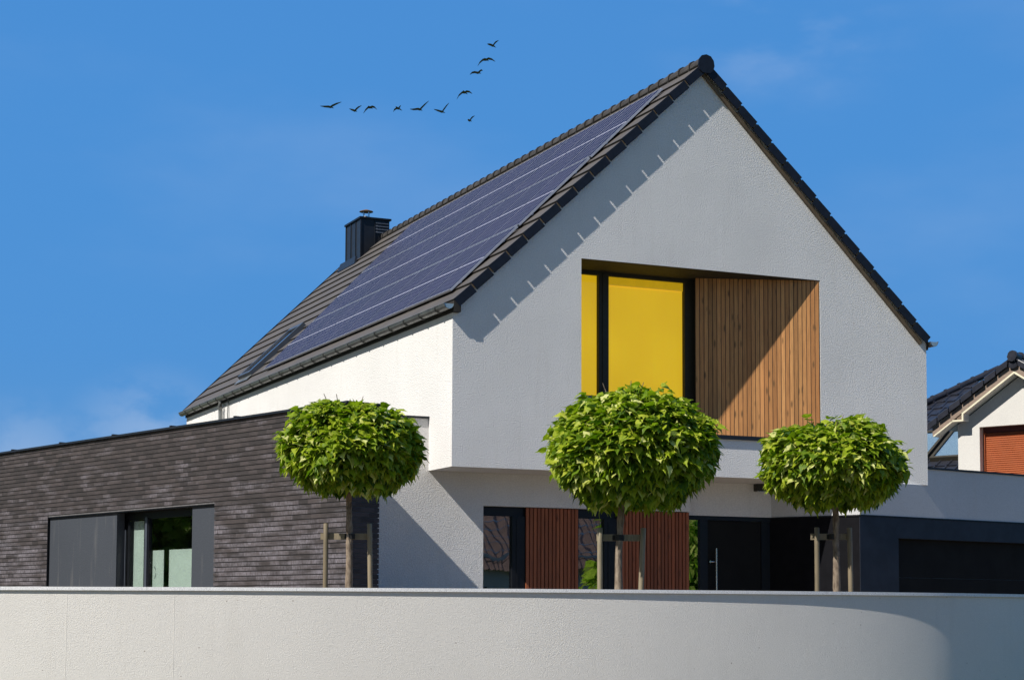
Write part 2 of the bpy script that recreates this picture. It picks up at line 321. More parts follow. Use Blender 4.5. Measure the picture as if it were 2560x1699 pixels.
# ------------------------------------------------------------------ geometry helpers (house frame; ZO is added on build)
class MB:
    def __init__(s): s.v = []; s.f = []; s.uv = None; s.t = []; s.smooth = False
    def add(s, vs, fs, tint=None):
        o = len(s.v); s.v += [tuple(x) for x in vs]; s.f += [tuple(i + o for i in f) for f in fs]
        s.t += [0.5 if tint is None else tint] * len(fs); return s
    def box(s, x0, x1, y0, y1, z0, z1, fr=None, tint=None):
        p = [(x0, y0, z0), (x1, y0, z0), (x1, y1, z0), (x0, y1, z0), (x0, y0, z1), (x1, y0, z1), (x1, y1, z1), (x0, y1, z1)]
        if fr: p = [fr(*q) for q in p]
        fs = [(0, 3, 2, 1), (4, 5, 6, 7), (0, 1, 5, 4), (1, 2, 6, 5), (2, 3, 7, 6), (3, 0, 4, 7)]
        return s.add(p, fs, tint)
    def prism(s, poly, ext, fr=None, holes=(), tint=None):
        """poly: list of 3D points in a plane; ext: extrusion vector"""
        loops = [list(map(Vector, poly))] + [list(map(Vector, h)) for h in holes]
        e = Vector(ext); flat = [p for l in loops for p in l]; n = len(flat)
        tri = tessellate_polygon(loops)
        vs = [tuple(p) for p in flat] + [tuple(p + e) for p in flat]
        if fr: vs = [fr(*q) for q in vs]
        fs = [tuple(t) for t in tri] + [tuple(i + n for i in reversed(t)) for t in tri]
        o = 0
        for l in loops:
            k = len(l)
            for i in range(k): a, b = o + i, o + (i + 1) % k; fs.append((a, b, b + n, a + n))
            o += k
        return s.add(vs, fs, tint)
    def tube(s, pts, rad, seg=10, cap=True, tint=None, arc=(0, 360)):
        pts = [Vector(p) for p in pts]; rs = rad if isinstance(rad, (list, tuple)) else [rad] * len(pts)
        vs = []; fs = []
        for i, p in enumerate(pts):
            d = (pts[min(i + 1, len(pts) - 1)] - pts[max(i - 1, 0)]).normalized()
            a = d.cross(Vector((0, 0, 1)));
            if a.length < 0.05: a = d.cross(Vector((0, 1, 0)))
            a.normalize(); b = a.cross(d).normalized()
            for k in range(seg):
                t = 2 * math.pi * k / seg; vs.append(p + rs[i] * (a * math.cos(t) + b * math.sin(t)))
        for i in range(len(pts) - 1):
            for k in range(seg):
                j = (k + 1) % seg; fs.append((i * seg + k, i * seg + j, (i + 1) * seg + j, (i + 1) * seg + k))
        if cap: fs.append(tuple(range(seg))[::-1]); fs.append(tuple((len(pts) - 1) * seg + k for k in range(seg)))
        return s.add(vs, fs, tint)
    def lathe(s, prof, cen, seg=20):
        vs = []; fs = []; c = Vector(cen)
        for r, z in prof:
            for k in range(seg): t = 2 * math.pi * k / seg; vs.append(c + Vector((r * math.cos(t), r * math.sin(t), z)))
        for i in range(len(prof) - 1):
            for k in range(seg):
                j = (k + 1) % seg; fs.append((i * seg + k, i * seg + j, (i + 1) * seg + j, (i + 1) * seg + k))
        fs.append(tuple(range(seg))[::-1]); fs.append(tuple((len(prof) - 1) * seg + k for k in range(seg)))
        return s.add(vs, fs)
    def build(s, name, mat, parent=None, label=None, root=None, uvf=None, smooth=None, fix=True, raw=False):
        me = bpy.data.meshes.new(name)
        off = Vector((0, 0, 0)) if raw else Vector((0, 0, ZO))
        base = root if root is not None else None
        p = parent
        rl = Vector((0, 0, 0))
        while p is not None: rl = rl + p.location; p = p.parent
        me.from_pydata([tuple(Vector(v) + off - rl) for v in s.v], [], s.f)
        me.validate(clean_customdata=False)
        if fix:
            bm = bmesh.new(); bm.from_mesh(me); bmesh.ops.recalc_face_normals(bm, faces=bm.faces); bm.to_mesh(me); bm.free()
        if any(t != 0.5 for t in s.t) and len(s.t) == len(me.polygons):
            a = me.attributes.new('tint', 'FLOAT', 'FACE'); a.data.foreach_set('value', s.t)
        if uvf:
            l = me.uv_layers.new(name='UVMap')
            for poly in me.polygons:
                nrm = poly.normal
                for li in poly.loop_indices:
                    vi = me.loops[li].vertex_index; l.data[li].uv = uvf(Vector(s.v[vi]), nrm)
        me.materials.append(mat if not isinstance(mat, str) else M[mat])
        sm = s.smooth if smooth is None else smooth
        if sm:
            me.shade_smooth() if hasattr(me, 'shade_smooth') else None
            try: me.set_sharp_from_angle(angle=R(40))
            except Exception: pass
        o = bpy.data.objects.new(name, me); C.objects.link(o)
        if parent is not None: o.parent = parent
        if label: o['label'] = label
        return o
def tag(o, label=None, cat=None, group=None, kind=None):
    if label: o['label'] = label
    if cat: o['category'] = cat
    if group: o['group'] = group
    if kind: o['kind'] = kind
    return o
def thing(name, loc, label, cat, group=None):
    o = bpy.data.objects.new(name, None); C.objects.link(o); o.empty_display_size = 0.3
    o.location = (loc[0], loc[1], loc[2] + ZO); return tag(o, label, cat, group)
bpy.context.view_layer.update()

# ================================================================== THE SETTING
GZ = -2.50      # garden level, house frame
g = MB(); g.add([(-1500, -1500, -ZO), (1500, -1500, -ZO), (1500, 1500, -ZO), (-1500, 1500, -ZO)], [(0, 1, 2, 3)])
tag(g.build('ground', 'grass', fix=False), kind='structure')
def fd(s, t, z):   # street frame: s along the street, t across (0 = wall side), parallel to the garden wall
    a = R(-14); o = Vector((-4.0, -11.35, 0)); d = Vector((math.cos(a), math.sin(a), 0)); n = Vector((d.y, -d.x, 0))
    p = o + d * s + n * t; return (p.x, p.y, z)
g = MB(); g.add([fd(-70, 3.6, -ZO + .008), fd(70, 3.6, -ZO + .008), fd(70, 10.2, -ZO + .008), fd(-70, 10.2, -ZO + .008)], [(0, 1, 2, 3)])
tag(g.build('road', 'asphalt', fix=False), kind='structure')
g = MB(); g.box(-70, 70, 0.3, 3.45, -ZO + .002, -ZO + .12, fr=fd)
tag(g.build('pavement', 'paving'), kind='structure')
g = MB(); g.box(-70, 70, 3.452, 3.6, -ZO + .002, -ZO + .13, fr=fd)
tag(g.build('kerb', 'kerb'), kind='structure')
g = MB(); g.box(-70, 70, 10.2, 12.6, -ZO + .002, -ZO + .12, fr=fd)
tag(g.build('far_pavement', 'paving'), kind='structure')
g = MB()
for k in range(-14, 14): g.add([fd(k * 5, 6.85, -ZO + .012), fd(k * 5 + 2.4, 6.85, -ZO + .012), fd(k * 5 + 2.4, 6.97, -ZO + .012), fd(k * 5, 6.97, -ZO + .012)], [(0, 1, 2, 3)])
tag(g.build('road_marking', 'paint_line', fix=False), kind='structure')

# ---- curved garden wall: tangent angle (degrees) against distance along the wall
def wall_path():
    prof = [(-9, -31), (0, -30), (2.35, -22), (4.65, -13), (6.15, -4), (7.35, 0.5), (8.05, 4), (8.7, 7.5), (9.1, 10), (9.4, 13.2), (9.9, 17), (10.7, 21), (13, 24), (20, 27)]
    def ang(s):
        for (a, x), (b, y) in zip(prof, prof[1:]):
            if s <= b: return x + (y - x) * max(0, (s - a)) / (b - a)
        return prof[-1][1]
    st = 0.12; P = {0: Vector((-8.11, -9.32))}
    pts = [Vector((-8.11, -9.32))]; s = 0
    while s < 19: t = R(ang(s + st / 2)); pts.append(pts[-1] + st * Vector((math.cos(t), math.sin(t)))); s += st
    back = []; p = Vector((-8.11, -9.32)); s = 0
    while s > -9: t = R(ang(s - .25)); p = p - .5 * Vector((math.cos(t), math.sin(t))); back.append(p.copy()); s -= .5
    return back[::-1] + pts
WP = wall_path()
def offs(d):
    r = []
    for i, p in enumerate(WP):
        t = (WP[min(i + 1, len(WP) - 1)] - WP[max(i - 1, 0)]).normalized(); r.append(p + Vector((-t.y, t.x)) * d)
    return r
WTOP = -2.074
def strip(d0, d1, z0, z1, i0=0, i1=None):
    a = offs(d0); b = offs(d1); i1 = len(a) - 1 if i1 is None else i1; mb = MB(); vs = []; fs = []
    for i in range(i0, i1 + 1): vs += [(a[i].x, a[i].y, z0), (a[i].x, a[i].y, z1), (b[i].x, b[i].y, z1), (b[i].x, b[i].y, z0)]
    k = i1 - i0
    for i in range(k):
        for j in range(4): fs.append((i * 4 + j, i * 4 + (j + 1) % 4, i * 4 + 4 + (j + 1) % 4, i * 4 + 4 + j))
    fs += [(0, 1, 2, 3), (k * 4 + 3, k * 4 + 2, k * 4 + 1, k * 4)]
    return mb.add(vs, fs)
gw = thing('garden_wall', (WP[60].x, WP[60].y, -ZO), 'long curved pale rendered garden wall with thin granite coping, across the foreground', 'garden wall')
b = strip(0.022, 0.24, -ZO - .2, WTOP); b.smooth = True; b.build('wall', 'stucco_wall', gw)
i = 0; n = len(WP) - 1
edges = [0]
while edges[-1] < n:
    edges.append(min(n, edges[-1] + (3 if edges[-1] < 18 else 11)))
for a0, a1 in zip(edges, edges[1:]):
    A = offs(0.0); B = offs(0.27); vs = []; fs = []
    ga = (A[a0 + 1] - A[a0]) * 0.02; mb = MB()
    for j in range(a0, a1 + 1):
        pa, pb = A[j].copy(), B[j].copy()
        if j == a0: pa += ga; pb += ga
        vs += [(pa.x, pa.y, WTOP), (pa.x, pa.y, WTOP + .031), (pb.x, pb.y, WTOP + .031), (pb.x, pb.y, WTOP)]
    k = a1 - a0
    for q in range(k):
        for j in range(4): fs.append((q * 4 + j, q * 4 + (j + 1) % 4, q * 4 + 4 + (j + 1) % 4, q * 4 + 4 + j))
    fs += [(0, 1, 2, 3), (k * 4 + 3, k * 4 + 2, k * 4 + 1, k * 4)]
    mb.add(vs, fs).build('coping_slab', 'granite', gw)
for sj, wj in ((0.6, .005), (1.66, .004)):
    ii = 18 + int(sj / .12); q_ = offs(.0205); a_, b_ = q_[ii], q_[ii + 1]; d_ = (b_ - a_).normalized() * wj; n_ = Vector((-d_.y, d_.x)).normalized() * .01
    MB().prism([(a_.x, a_.y, -ZO), (a_.x + d_.x, a_.y + d_.y, -ZO), (a_.x + d_.x + n_.x, a_.y + d_.y + n_.y, -ZO), (a_.x + n_.x, a_.y + n_.y, -ZO)], (0, 0, WTOP + ZO - .002)).build('joint', 'joint', gw)
# raised garden behind the wall
A = offs(0.2); poly = [(p.x, p.y, GZ) for p in A]
poly += [(A[-1].x + 3, A[-1].y + 1.4, GZ), (22, 12, GZ), (14, 24, GZ), (-12, 24, GZ), (-18, 2, GZ)]
g = MB(); g.prism(poly, (0, 0, -1.4)); tag(g.build('garden_ground', 'paving'), kind='structure')
g = MB(); A2 = offs(0.26)[20:90]; B2 = offs(2.6)[20:90]
vs = []; fs = []
for a, b2 in zip(A2, B2): vs += [(a.x, a.y, GZ + .006), (b2.x, b2.y, GZ + .006)]
for k in range(len(A2) - 1): fs.append((2 * k, 2 * k + 2, 2 * k + 3, 2 * k + 1))
tag(g.add(vs, fs).build('lawn', 'grass'), kind='structure')

# ================================================================== THE HOUSE
house = thing('modern_house', (4.5, 0, GZ), 'white rendered modern gabled house with solar roof, dark brick wing and garage, filling the centre', 'house')
K = 0.9735; W = 9.0; L = 16.95; SL = math.sqrt(1 + K * K)
ex = Vector((1, 0, K)) / SL; nz_l = Vector((-K, 0, 1)) / SL
def RF(s, y, h):      # left roof slope: s up the slope from the eave, y along, h off the surface
    p = Vector((0, 0, 2.615)) + ex * s + nz_l * h; return (p.x, y, p.z)
def RFr(s, y, h): x, y, z = RF(s, y, h); return (W - x, y, z)
# gable wall with the recess opening
g = MB(); zt = 2.50
g.prism([(0, 0, 0), (W, 0, 0), (W, 0, zt), (W / 2, 0, zt + K * W / 2), (0, 0, zt)], (0, .3, 0), holes=[[(2.233, 0, .64), (6.79, 0, .64), (6.79, 0, 3.443), (2.233, 0, 3.443)]])
g.build('gable_wall', 'stucco', house)
MB().box(0, .3, .3, L, 0, zt - .01).build('side_wall', 'stucco', house); MB().box(W - .3, W, .3, L, 0, zt - .01).build('side_wall', 'stucco', house)
g = MB(); g.prism([(0.3, L - .3, 0), (W - .3, L - .3, 0), (W - .3, L - .3, zt), (W / 2, L - .3, zt + K * W / 2 - .3), (0.3, L - .3, zt)], (0, .3, 0)); g.build('rear_wall', 'stucco', house)
g = MB(); g.box(.3, W - .3, .3, 1.3, 0, .22); g.build('soffit', 'stucco', house)
# recess lining
g = MB(); g.box(2.20, 6.83, .004, .98, 3.437, 3.52); g.build('recess_ceiling', 'black_matt', house)
g = MB(); g.box(2.13, 2.2315, .3, .98, .6, 3.43); g.build('recess_jamb', 'black_matt', house)
g = MB(); g.box(2.237, 6.786, -.037, .98, .630, .697); g.build('window_sill', 'cap', house)
# slanted larch cladding on the right of the recess
p0 = Vector((6.772, .004, 0)); p1 = Vector((4.735, .69, 0)); dv = (p1 - p0); n_pl = 29; ln = dv.length; dv.normalize(); nn = Vector((-dv.y, dv.x, 0)) * -1
g = MB(); pw = ln / n_pl
def CF(s, d, z): q = p0 + dv * s + Vector((-dv.y, dv.x, 0)) * d; return (q.x, q.y, z)
side = 1 if CF(0, 1, 0)[0] < p0.x else -1
for i in range(n_pl):
    j = random.uniform(-.0015, .0015)
    g.box(i * pw + .0055, (i + 1) * pw - .0055, (-.024 + j) * -side * -1, .0, .6975, 3.436, fr=CF, tint=random.random())
CL = g
g.build('timber_cladding', 'cladding', house)
g = MB(); g.box(0, ln, side * -.004 if False else .002 * -side, -.04 * side, .6975, 3.436, fr=CF); g.build('cladding_backing', 'black_matt', house)
# window: frame, glass and blinds
fy = .86
g = MB()
for a, c in ((2.30, 2.34), (2.984, 3.163), (4.623, 4.86)): g.box(a, c, fy, fy + .1, .70, 3.436)
g.box(2.2, 4.86, fy + .001, fy + .099, 3.378, 3.4355); g.box(2.2, 4.86, fy + .001, fy + .099, .6975, .76)
g.box(3.05, 3.163, fy - .012, fy, .72, 3.41)
win = g.build('window', 'frame', house)
g = MB(); g.box(2.34, 2.984, fy + .04, fy + .046, .76, 3.378); g.build('pane', 'glass_upper', win)
g = MB(); g.box(3.163, 4.623, fy + .04, fy + .046, .76, 3.378); g.build('pane', 'glass_upper', win)
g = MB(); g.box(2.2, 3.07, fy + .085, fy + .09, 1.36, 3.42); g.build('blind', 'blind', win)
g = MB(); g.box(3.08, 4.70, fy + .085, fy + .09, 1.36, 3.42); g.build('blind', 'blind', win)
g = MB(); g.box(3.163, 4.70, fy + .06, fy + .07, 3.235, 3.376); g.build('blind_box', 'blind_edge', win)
g = MB(); g.box(2.2, 4.75, fy + .10, fy + .11, .7, 1.358); g.build('lower_reflection', 'reflection', win)  # coloured sheet in place of the reflection below the blinds
# roof structure and tiles
for nm, F_ in (('left', RF), ('right', RFr)):
    g = MB(); ye = 17.3
    for i in range(16):
        s0 = -.03 + i * .41; s1 = min(s0 + .46, SL * 4.5)
        if s0 > 6.2: break
        g.box(s0, s1, -.085, ye, -.030, -.002, fr=lambda s, y, h: F_(s, y, h + (.010 if s < s0 + .01 else -.026)))
    def uvf(v, nr): return (v.y, (v.x if nm == 'left' else W - v.x) * SL + .03)
    g.build('roof_tiles', 'roof', house, uvf=uvf)
    g = MB()
    for i in range(16):
        s0 = -.03 + i * .41
        if s0 > 6.2: break
        g.box(s0 - .004, s0 - .0005, -.083, ye - .002, -.030, .004, fr=F_)
    g.build('tile_edges', 'roof_edge', house)
    g = MB(); g.box(.04, SL * 4.5 - .07, .02, ye - .1, -.11, -.056, fr=F_); g.build('roof_deck', 'black_matt', house)
    # verge tiles: one hooked tile per course with a light gap between neighbours
    g = MB()
    for i in range(16):
        s0 = -.03 + i * .41; s1 = min(s0 + .378, 6.20)
        if s0 > 6.0: break
        g.box(s0, s1, -.105, -.086, -.150, -.001, fr=lambda s, y, h: F_(s, y, h + (.004 if s < s0 + .01 else -.014)))
    g.build('verge_tiles', 'verge', house)
    MB().box(0, 6.2, -.0855, -.066, -.105, -.034, fr=F_).build('verge_slit_strip', 'board', house)  # strip added to shorten the sunlit slits; shows brown in the joints
    g = MB(); g.box(0.0, 6.1, ye - .02, ye + .02, -.13, .012, fr=F_); g.build('rear_verge', 'verge', house)
MB().box(-.02, .10, -.10, -.001, 2.40, 2.575).build('eave_shadow_block', 'black_matt', house)  # block added to stop sun passing here and make the corner shadow solid
g = MB(); g.box(.0, 6.15, -.045, -.004, -.215, -.16, fr=RFr); g.build('barge_board', 'board', house)
# ridge caps
g = MB(); rz = 2.615 + K * 4.5; k = 0; y = -.10
while y < 17.2:
    ln2 = min(.36, 17.3 - y); segs = 9
    for (ya, yb, ra, rb) in ((y, y + .05, .128, .128), (y + .05, y + ln2 + .03, .116, .100)):
        vs = []; fs = []
        for yy, rr in ((ya, ra), (yb, rb)):
            for q in range(segs + 1):
                t = R(-38 + 256 * q / segs); vs.append((4.5 + rr * math.cos(t), yy, rz - .070 + rr * math.sin(t)))
        for q in range(segs): fs.append((q, q + 1, q + segs + 2, q + segs + 1))
        fs.append(tuple(range(segs + 1))); fs.append(tuple(range(segs + 1, 2 * segs + 2)))
        g.add(vs, fs)
    y += ln2
g.build('ridge_caps', 'ridge', house)
g = MB(); vs = []
out8 = [(0, .155), (.085, .13), (.14, .06), (.155, -.03), (.13, -.115), (.07, -.16), (-.07, -.16), (-.13, -.115), (-.155, -.03), (-.14, .06), (-.085, .13)]
g.prism([(4.5 + a, -.125, rz - .09 + b) for a, b in out8], (0, .03, 0)); g.build('ridge_end_cap', 'verge', house)
# gutters
def gutter(xc, sx, name='gutter'):
    g = MB(); r = .083; vs = []; fs = []; seg = 10; zc = 2.520
    for y in (-.10, 17.02):
        for rr in (r, r - .006):
            for q in range(seg + 1): t = R(180 + 180 * q / seg); vs.append((xc + rr * math.cos(t), y, zc + rr * math.sin(t)))
    n1 = seg + 1
    for q in range(seg): fs += [(q, q + 1, 2 * n1 + q + 1, 2 * n1 + q), (n1 + q, n1 + q + 1, 3 * n1 + q + 1, 3 * n1 + q)]
    g.add(vs, fs); g.tube([(xc - sx * r, -.10, zc), (xc - sx * r, 17.02, zc)], .010, 8)
    o = g.build(name, 'zinc', house, fix=False, smooth=True)
    g = MB(); vs = [(xc + (r - .004) * math.cos(R(180 + 180 * q / seg)), -.094, zc + (r - .004) * math.sin(R(180 + 180 * q / seg))) for q in range(seg + 1)]
    g.prism(vs, (0, .006, 0)); g.build('end_cap', 'zinc_in', o)
    for yy in [.28 + .70 * k for k in range(24)]:
        g = MB(); vs = []; fs = []
        for y in (yy, yy + .035):
            for rr in (r + .003, r + .014):
                for q in range(seg + 1): t = R(180 + 180 * q / seg); vs.append((xc + rr * math.cos(t), y, zc + rr * math.sin(t)))
        for q in range(seg):
            fs += [(q, q + 1, n1 + q + 1, n1 + q), (2 * n1 + q, 2 * n1 + q + 1, 3 * n1 + q + 1, 3 * n1 + q), (n1 + q, n1 + q + 1, 3 * n1 + q + 1, 3 * n1 + q)]
        g.add(vs, fs).build('gutter_bracket', 'bracket', o)
    return o
gutter(-.100, 1); gutter(W + .100, -1)
MB().box(-.022, -.002, -.03, 17.0, 2.40, 2.575).build('eave_dark_strip', 'black_matt', house); MB().box(W + .002, W + .022, -.03, 17.0, 2.38, 2.56).build('eave_dark_strip', 'black_matt', house)  # black strips standing in for the dark void between gutter and wall
g = MB(); g.tube([(-.10, 13.5, 2.44), (-.10, 13.5, 2.30), (-.085, 13.5, 2.22), (-.075, 13.5, 1.6), (-.075, 13.5, .2)], [.05, .062, .05, .048, .048], 12); g.smooth = True
g.build('downpipe', 'zinc', house)
g = MB(); g.tube([(-.03, 13.05, 2.45), (-.04, 13.05, 2.1), (-.02, 13.05, 1.6), (-.06, 13.05, 1.3), (-.03, 13.05, .2)], .014, 6); g.build('lightning_rod_cable', 'zinc', house)
# solar panels: 3 rows of 10
rows = [(.30, 1.925, 11.02, 11.36), (1.96, 3.74, 11.38, 11.93), (3.775, 5.66, 11.95, 12.39)]
for (s0, s1, e0, e1) in rows:
    for k in range(10):
        def yy(f, s): e = e0 + (e1 - e0) * (s - s0) / (s1 - s0); return .53 + (e - .53) * f / 10
        q = [RF(s0, yy(k, s0) + .011, .062), RF(s0, yy(k + 1, s0) - .011, .062), RF(s1, yy(k + 1, s1) - .011, .062), RF(s1, yy(k, s1) + .011, .062)]
        ev = Vector(RF(0, 0, -.035)) - Vector(RF(0, 0, 0))
        g = MB(); g.prism(q, tuple(ev)); fr = g.build('solar_panel', 'alu', house)
        q2 = [RF(s0 + .014, yy(k, s0) + .015, .0632), RF(s0 + .014, yy(k + 1, s0) - .015, .0632), RF(s1 - .014, yy(k + 1, s1) - .015, .0632), RF(s1 - .014, yy(k, s1) + .015, .0632)]
        g = MB(); g.add(q2, [(3, 2, 1, 0)])
        co = g.build('cells', 'solar', fr, fix=False)
        lu = co.data.uv_layers.new(name='UVMap'); idx = {0: (0, 0), 1: (1, 0), 2: (1, 1), 3: (0, 1)}
        for li, lp in enumerate(co.data.loops): lu.data[li].uv = idx[lp.vertex_index]
g = MB()
for s in (.55, 1.6, 2.3, 3.4, 4.2, 5.3): g.box(s - .02, s + .02, .60, 10.8, .0, .026, fr=RF)
g.build('mounting_rail', 'alu', house)
# roof window
g = MB(); y0, y1, s0, s1 = 12.34, 13.32, .42, 2.12
for a in ((s0, s1, y0, y0 + .09), (s0, s1, y1 - .09, y1), (s0, s0 + .09, y0 + .09, y1 - .09), (s1 - .12, s1, y0 + .09, y1 - .09)): g.box(a[0], a[1], a[2], a[3], -.02, .095, fr=RF)
sk = g.build('roof_window', 'frame_blue', house)
g = MB(); g.box(s0 + .09, s1 - .12, y0 + .09, y1 - .09, .05, .06, fr=RF); g.build('pane', 'glass_sky', sk)
g = MB(); g.box(s0 + .09, s1 - .12, y0 + .09, y1 - .09, .0, .01, fr=RF); g.build('blind', 'room', sk)
g = MB(); g.box(s0 - .17, s0, y0 - .03, y1 + .03, .006, .02, fr=RF); g.build('flashing', 'zinc', sk)
# chimney
cx0, cx1, cy0, cy1 = 3.86, 4.60, 15.45, 16.55
g = MB(); g.box(cx0, cx1, cy0, cy1, 6.0, 7.34)
for yy in (cy0 + .001, cy0 + .37, cy0 + .73, cy1 - .001): g.box(cx0 - .018, cx0 + .01, yy - .012, yy + .012, 6.0, 7.335)
for xx in (cx0, cx0 + .36): g.box(xx - .01, xx + .01, cy0 - .018, cy0 + .01, 6.1, 7.335)
ch = g.build('chimney', 'cap', house)
g = MB(); g.box(cx0 - .04, cx1 + .04, cy0 - .04, cy1 + .04, 7.34, 7.385); g.build('chimney_top', 'black', ch)
g = MB()
for k in range(4): g.prism([(cx0 + .38, cy0 - .03, 7.25 - k * .075), (cx1 - .03, cy0 - .03, 7.25 - k * .075), (cx1 - .03, cy0 - .002, 7.29 - k * .075), (cx0 + .38, cy0 - .002, 7.29 - k * .075)], (0, 0, -.012))
g.build('louvre', 'frame_blue', ch)
g = MB(); g.prism([RF(5.12, cy0 - .10, .006), RF(5.30, cy0 - .02, .11), RF(5.30, cy1 + .02, .11), RF(5.12, cy1 + .10, .006)], (.05, 0, 0)); g.build('flashing', 'cap', ch)
g = MB(); g.lathe([(.13, 7.385), (.13, 7.42), (.10, 7.47), (.095, 7.52)], (4.19, 16.0, 0)); g.smooth = True; g.build('flue', 'steel', ch)
g = MB(); g.lathe([(.02, 7.70), (.16, 7.655), (.175, 7.640), (.17, 7.637), (.02, 7.66)], (4.19, 16.0, 0)); g.smooth = True; cw = g.build('cowl', 'rust', ch)
g = MB()
for k in range(4): t = R(20 + 90 * k); g.box(4.19 + .09 * math.cos(t) - .012, 4.19 + .09 * math.cos(t) + .012, 16 + .09 * math.sin(t) - .006, 16 + .09 * math.sin(t) + .006, 7.50, 7.65)
g.build('cowl_strut', 'steel', ch)

# ---- ground floor of the main block (wall plane y = .984)
Y0 = .984; x_l = -2.0; ox0, ox1, oz = .958, 4.801, -.531
g = MB(); g.box(x_l, ox0, Y0, Y0 + .3, GZ - .1, -.002); g.box(ox0, 4.803, Y0, Y0 + .3, oz, -.002)
g.box(x_l, -.002, Y0, Y0 + .3, -.001, .835)
g.build('ground_floor_wall', 'stucco', house)
g = MB(); g.box(x_l, -.003, Y0 - .035, Y0 + .33, .836, .868); g.build('parapet_cap', 'cap', house)
g = MB(); g.prism([(-2.0, Y0 + .32, .2), (-.002, Y0 + .32, .2), (-.002, 15, .2), (-5.7, 15, .2)], (0, 0, .45)); g.build('flat_roof', 'black_matt', house)
# interior box
g = MB(); g.box(ox0, 4.80, Y0 + 3.0, Y0 + 3.1, GZ, -.3); g.box(ox0 - .1, 4.9, Y0 + .31, Y0 + 3.0, GZ - .05, GZ + .02); g.box(ox0 - .1, ox0 - .0, Y0 + .31, Y0 + 3, GZ, -.3); g.build('room_wall', 'room', house)
# red slat panels
def slats(x0, x1, n):
    g = MB(); pw = (x1 - x0) / n
    for i in range(n): g.box(x0 + i * pw + .0, x0 + (i + 1) * pw - .017, Y0 + .03, Y0 + .055, GZ, oz - .012, tint=random.random())
    g.build('slat_panel', 'red_cladding', house)
slats(1.735, 2.695, 14); slats(3.425, 4.797, 20)
g = MB(); g.box(1.73, 2.70, Y0 + .06, Y0 + .12, GZ, oz - .006); g.box(3.42, 4.80, Y0 + .06, Y0 + .12, GZ, oz - .006); g.build('slat_backing', 'black', house)
def lowwin(x0, g1, x1):
    g = MB(); g.box(x0, x1, Y0 + .10, Y0 + .17, oz - .155, oz - .002); g.box(g1, x1 - .002, Y0 + .06, Y0 + .17, GZ, oz - .155); g.box(g1 + .07, g1 + .10, Y0 + .05, Y0 + .06, GZ, oz - .2)
    f = g.build('window', 'black', house)
    g = MB(); g.box(x0 + .001, g1, Y0 + .12, Y0 + .128, GZ, oz - .156); g.build('pane', 'glass', f)
    return f
lowwin(ox0, 1.50, 1.733); lowwin(2.70, 3.18, 3.422)
# ---- entrance niche (plane y = 1.128)
Y1 = 1.128; nb = -.577
g = MB(); g.box(4.803, 6.60, Y1, Y1 + .25, nb, -.002); g.build('niche_wall', 'stucco', house)
g = MB(); g.box(4.80, 6.50, Y1 + .015, Y1 + .2, nb - .075, nb - .001); g.box(5.072, 5.225, Y1 + .02, Y1 + .19, GZ, nb - .0755); g.box(6.31, 6.5, Y1 + .03, Y1 + .19, GZ, nb - .0755)
dr = g.build('front_door', 'black', house)
g = MB(); g.box(5.23, 6.305, Y1 + .05, Y1 + .1, GZ, nb - .08); g.build('door_leaf', 'door_dark', dr)
g = MB(); g.tube([(5.369, Y1 - .03, -1.136), (5.369, Y1 - .03, -2.05)], .017, 12); g.tube([(5.369, Y1 - .03, -1.30), (5.369, Y1 + .05, -1.30)], .010, 8); g.tube([(5.369, Y1 - .03, -1.9), (5.369, Y1 + .05, -1.9)], .010, 8); g.smooth = True; g.build('pull_handle', 'steel', dr)
g = MB(); g.tube([(5.26, Y1 - .0, -1.366), (5.345, Y1 - .0, -1.366)], .012, 8); g.tube([(5.262, Y1 + .05, -1.366), (5.262, Y1 - .01, -1.366)], .022, 12); g.build('lever_handle', 'steel', dr)
g = MB(); g.box(4.803, 5.072, Y1 + .06, Y1 + .068, GZ, nb - .076); g.build('sidelight', 'glass_side', dr)
g = MB(); g.box(4.803, 6.2, Y1 + .35, Y1 + .4, GZ, nb + .3); g.build('sidelight_backing', 'room', dr)
lamp = MB().box(6.14, 6.31, Y1 - .13, Y1, -.130, -.006).build('wall_lamp', 'lamp', house)
MB().box(6.155, 6.295, Y1 - .115, Y1 - .015, -.136, -.1305).build('lens', 'steel', lamp)
# ---- garage, turned 12 degrees
GA = R(12); G0 = Vector((7.339, -.323, 0)); gd = Vector((math.cos(GA), math.sin(GA), 0)); gn = Vector((-math.sin(GA), math.cos(GA), 0))
def GF(s, d, z): q = G0 + gd * s + gn * d; return (q.x, q.y, z)
bend = Vector((6.495, Y1, 0)); sd = (bend - G0); sln = sd.length; sd.normalize(); sn = Vector((sd.y, -sd.x, 0))
def SF(s, d, z): q = G0 + sd * s + sn * d; return (q.x, q.y, z)
g = MB(); g.box(1.69, 8, .0, .3, -.569, .285, fr=GF); g.box(0, 1.69, .0, .3, -.569, -.001, fr=GF)
g.box(.0, sln + .12, .002, .25, nb + .004, -.0015, fr=SF); g.build('garage_wall', 'stucco_shade', house)
g = MB(); g.box(1.69, 8, -.03, .33, .286, .318, fr=GF); g.build('parapet_cap', 'cap', house)
g = MB(); g.box(-.004, 8, -.012, .25, -.592, -.570, fr=GF); g.box(.0, sln + .1, -.010, .2, nb - .022, nb - .0, fr=SF); g.build('trim_strip', 'black', house)
g = MB(); g.box(.0, .955, .003, .28, GZ, -.593, fr=GF); g.box(.955, 8, .003, .28, -.946, -.593, fr=GF); g.build('garage_cladding', 'navy', house)
g = MB(); g.box(.01, sln + .1, .004, .2, GZ, nb - .023, fr=SF); g.build('niche_cladding', 'niche_dark', house)
gdr = MB()
for a, c in ((-1.615, -.946), (-2.30, -1.622), (-2.50, -2.306)): gdr.box(.957, 6.5, .12, .16, a, c, fr=GF)
go = gdr.build('garage_door', 'door_dark', house)
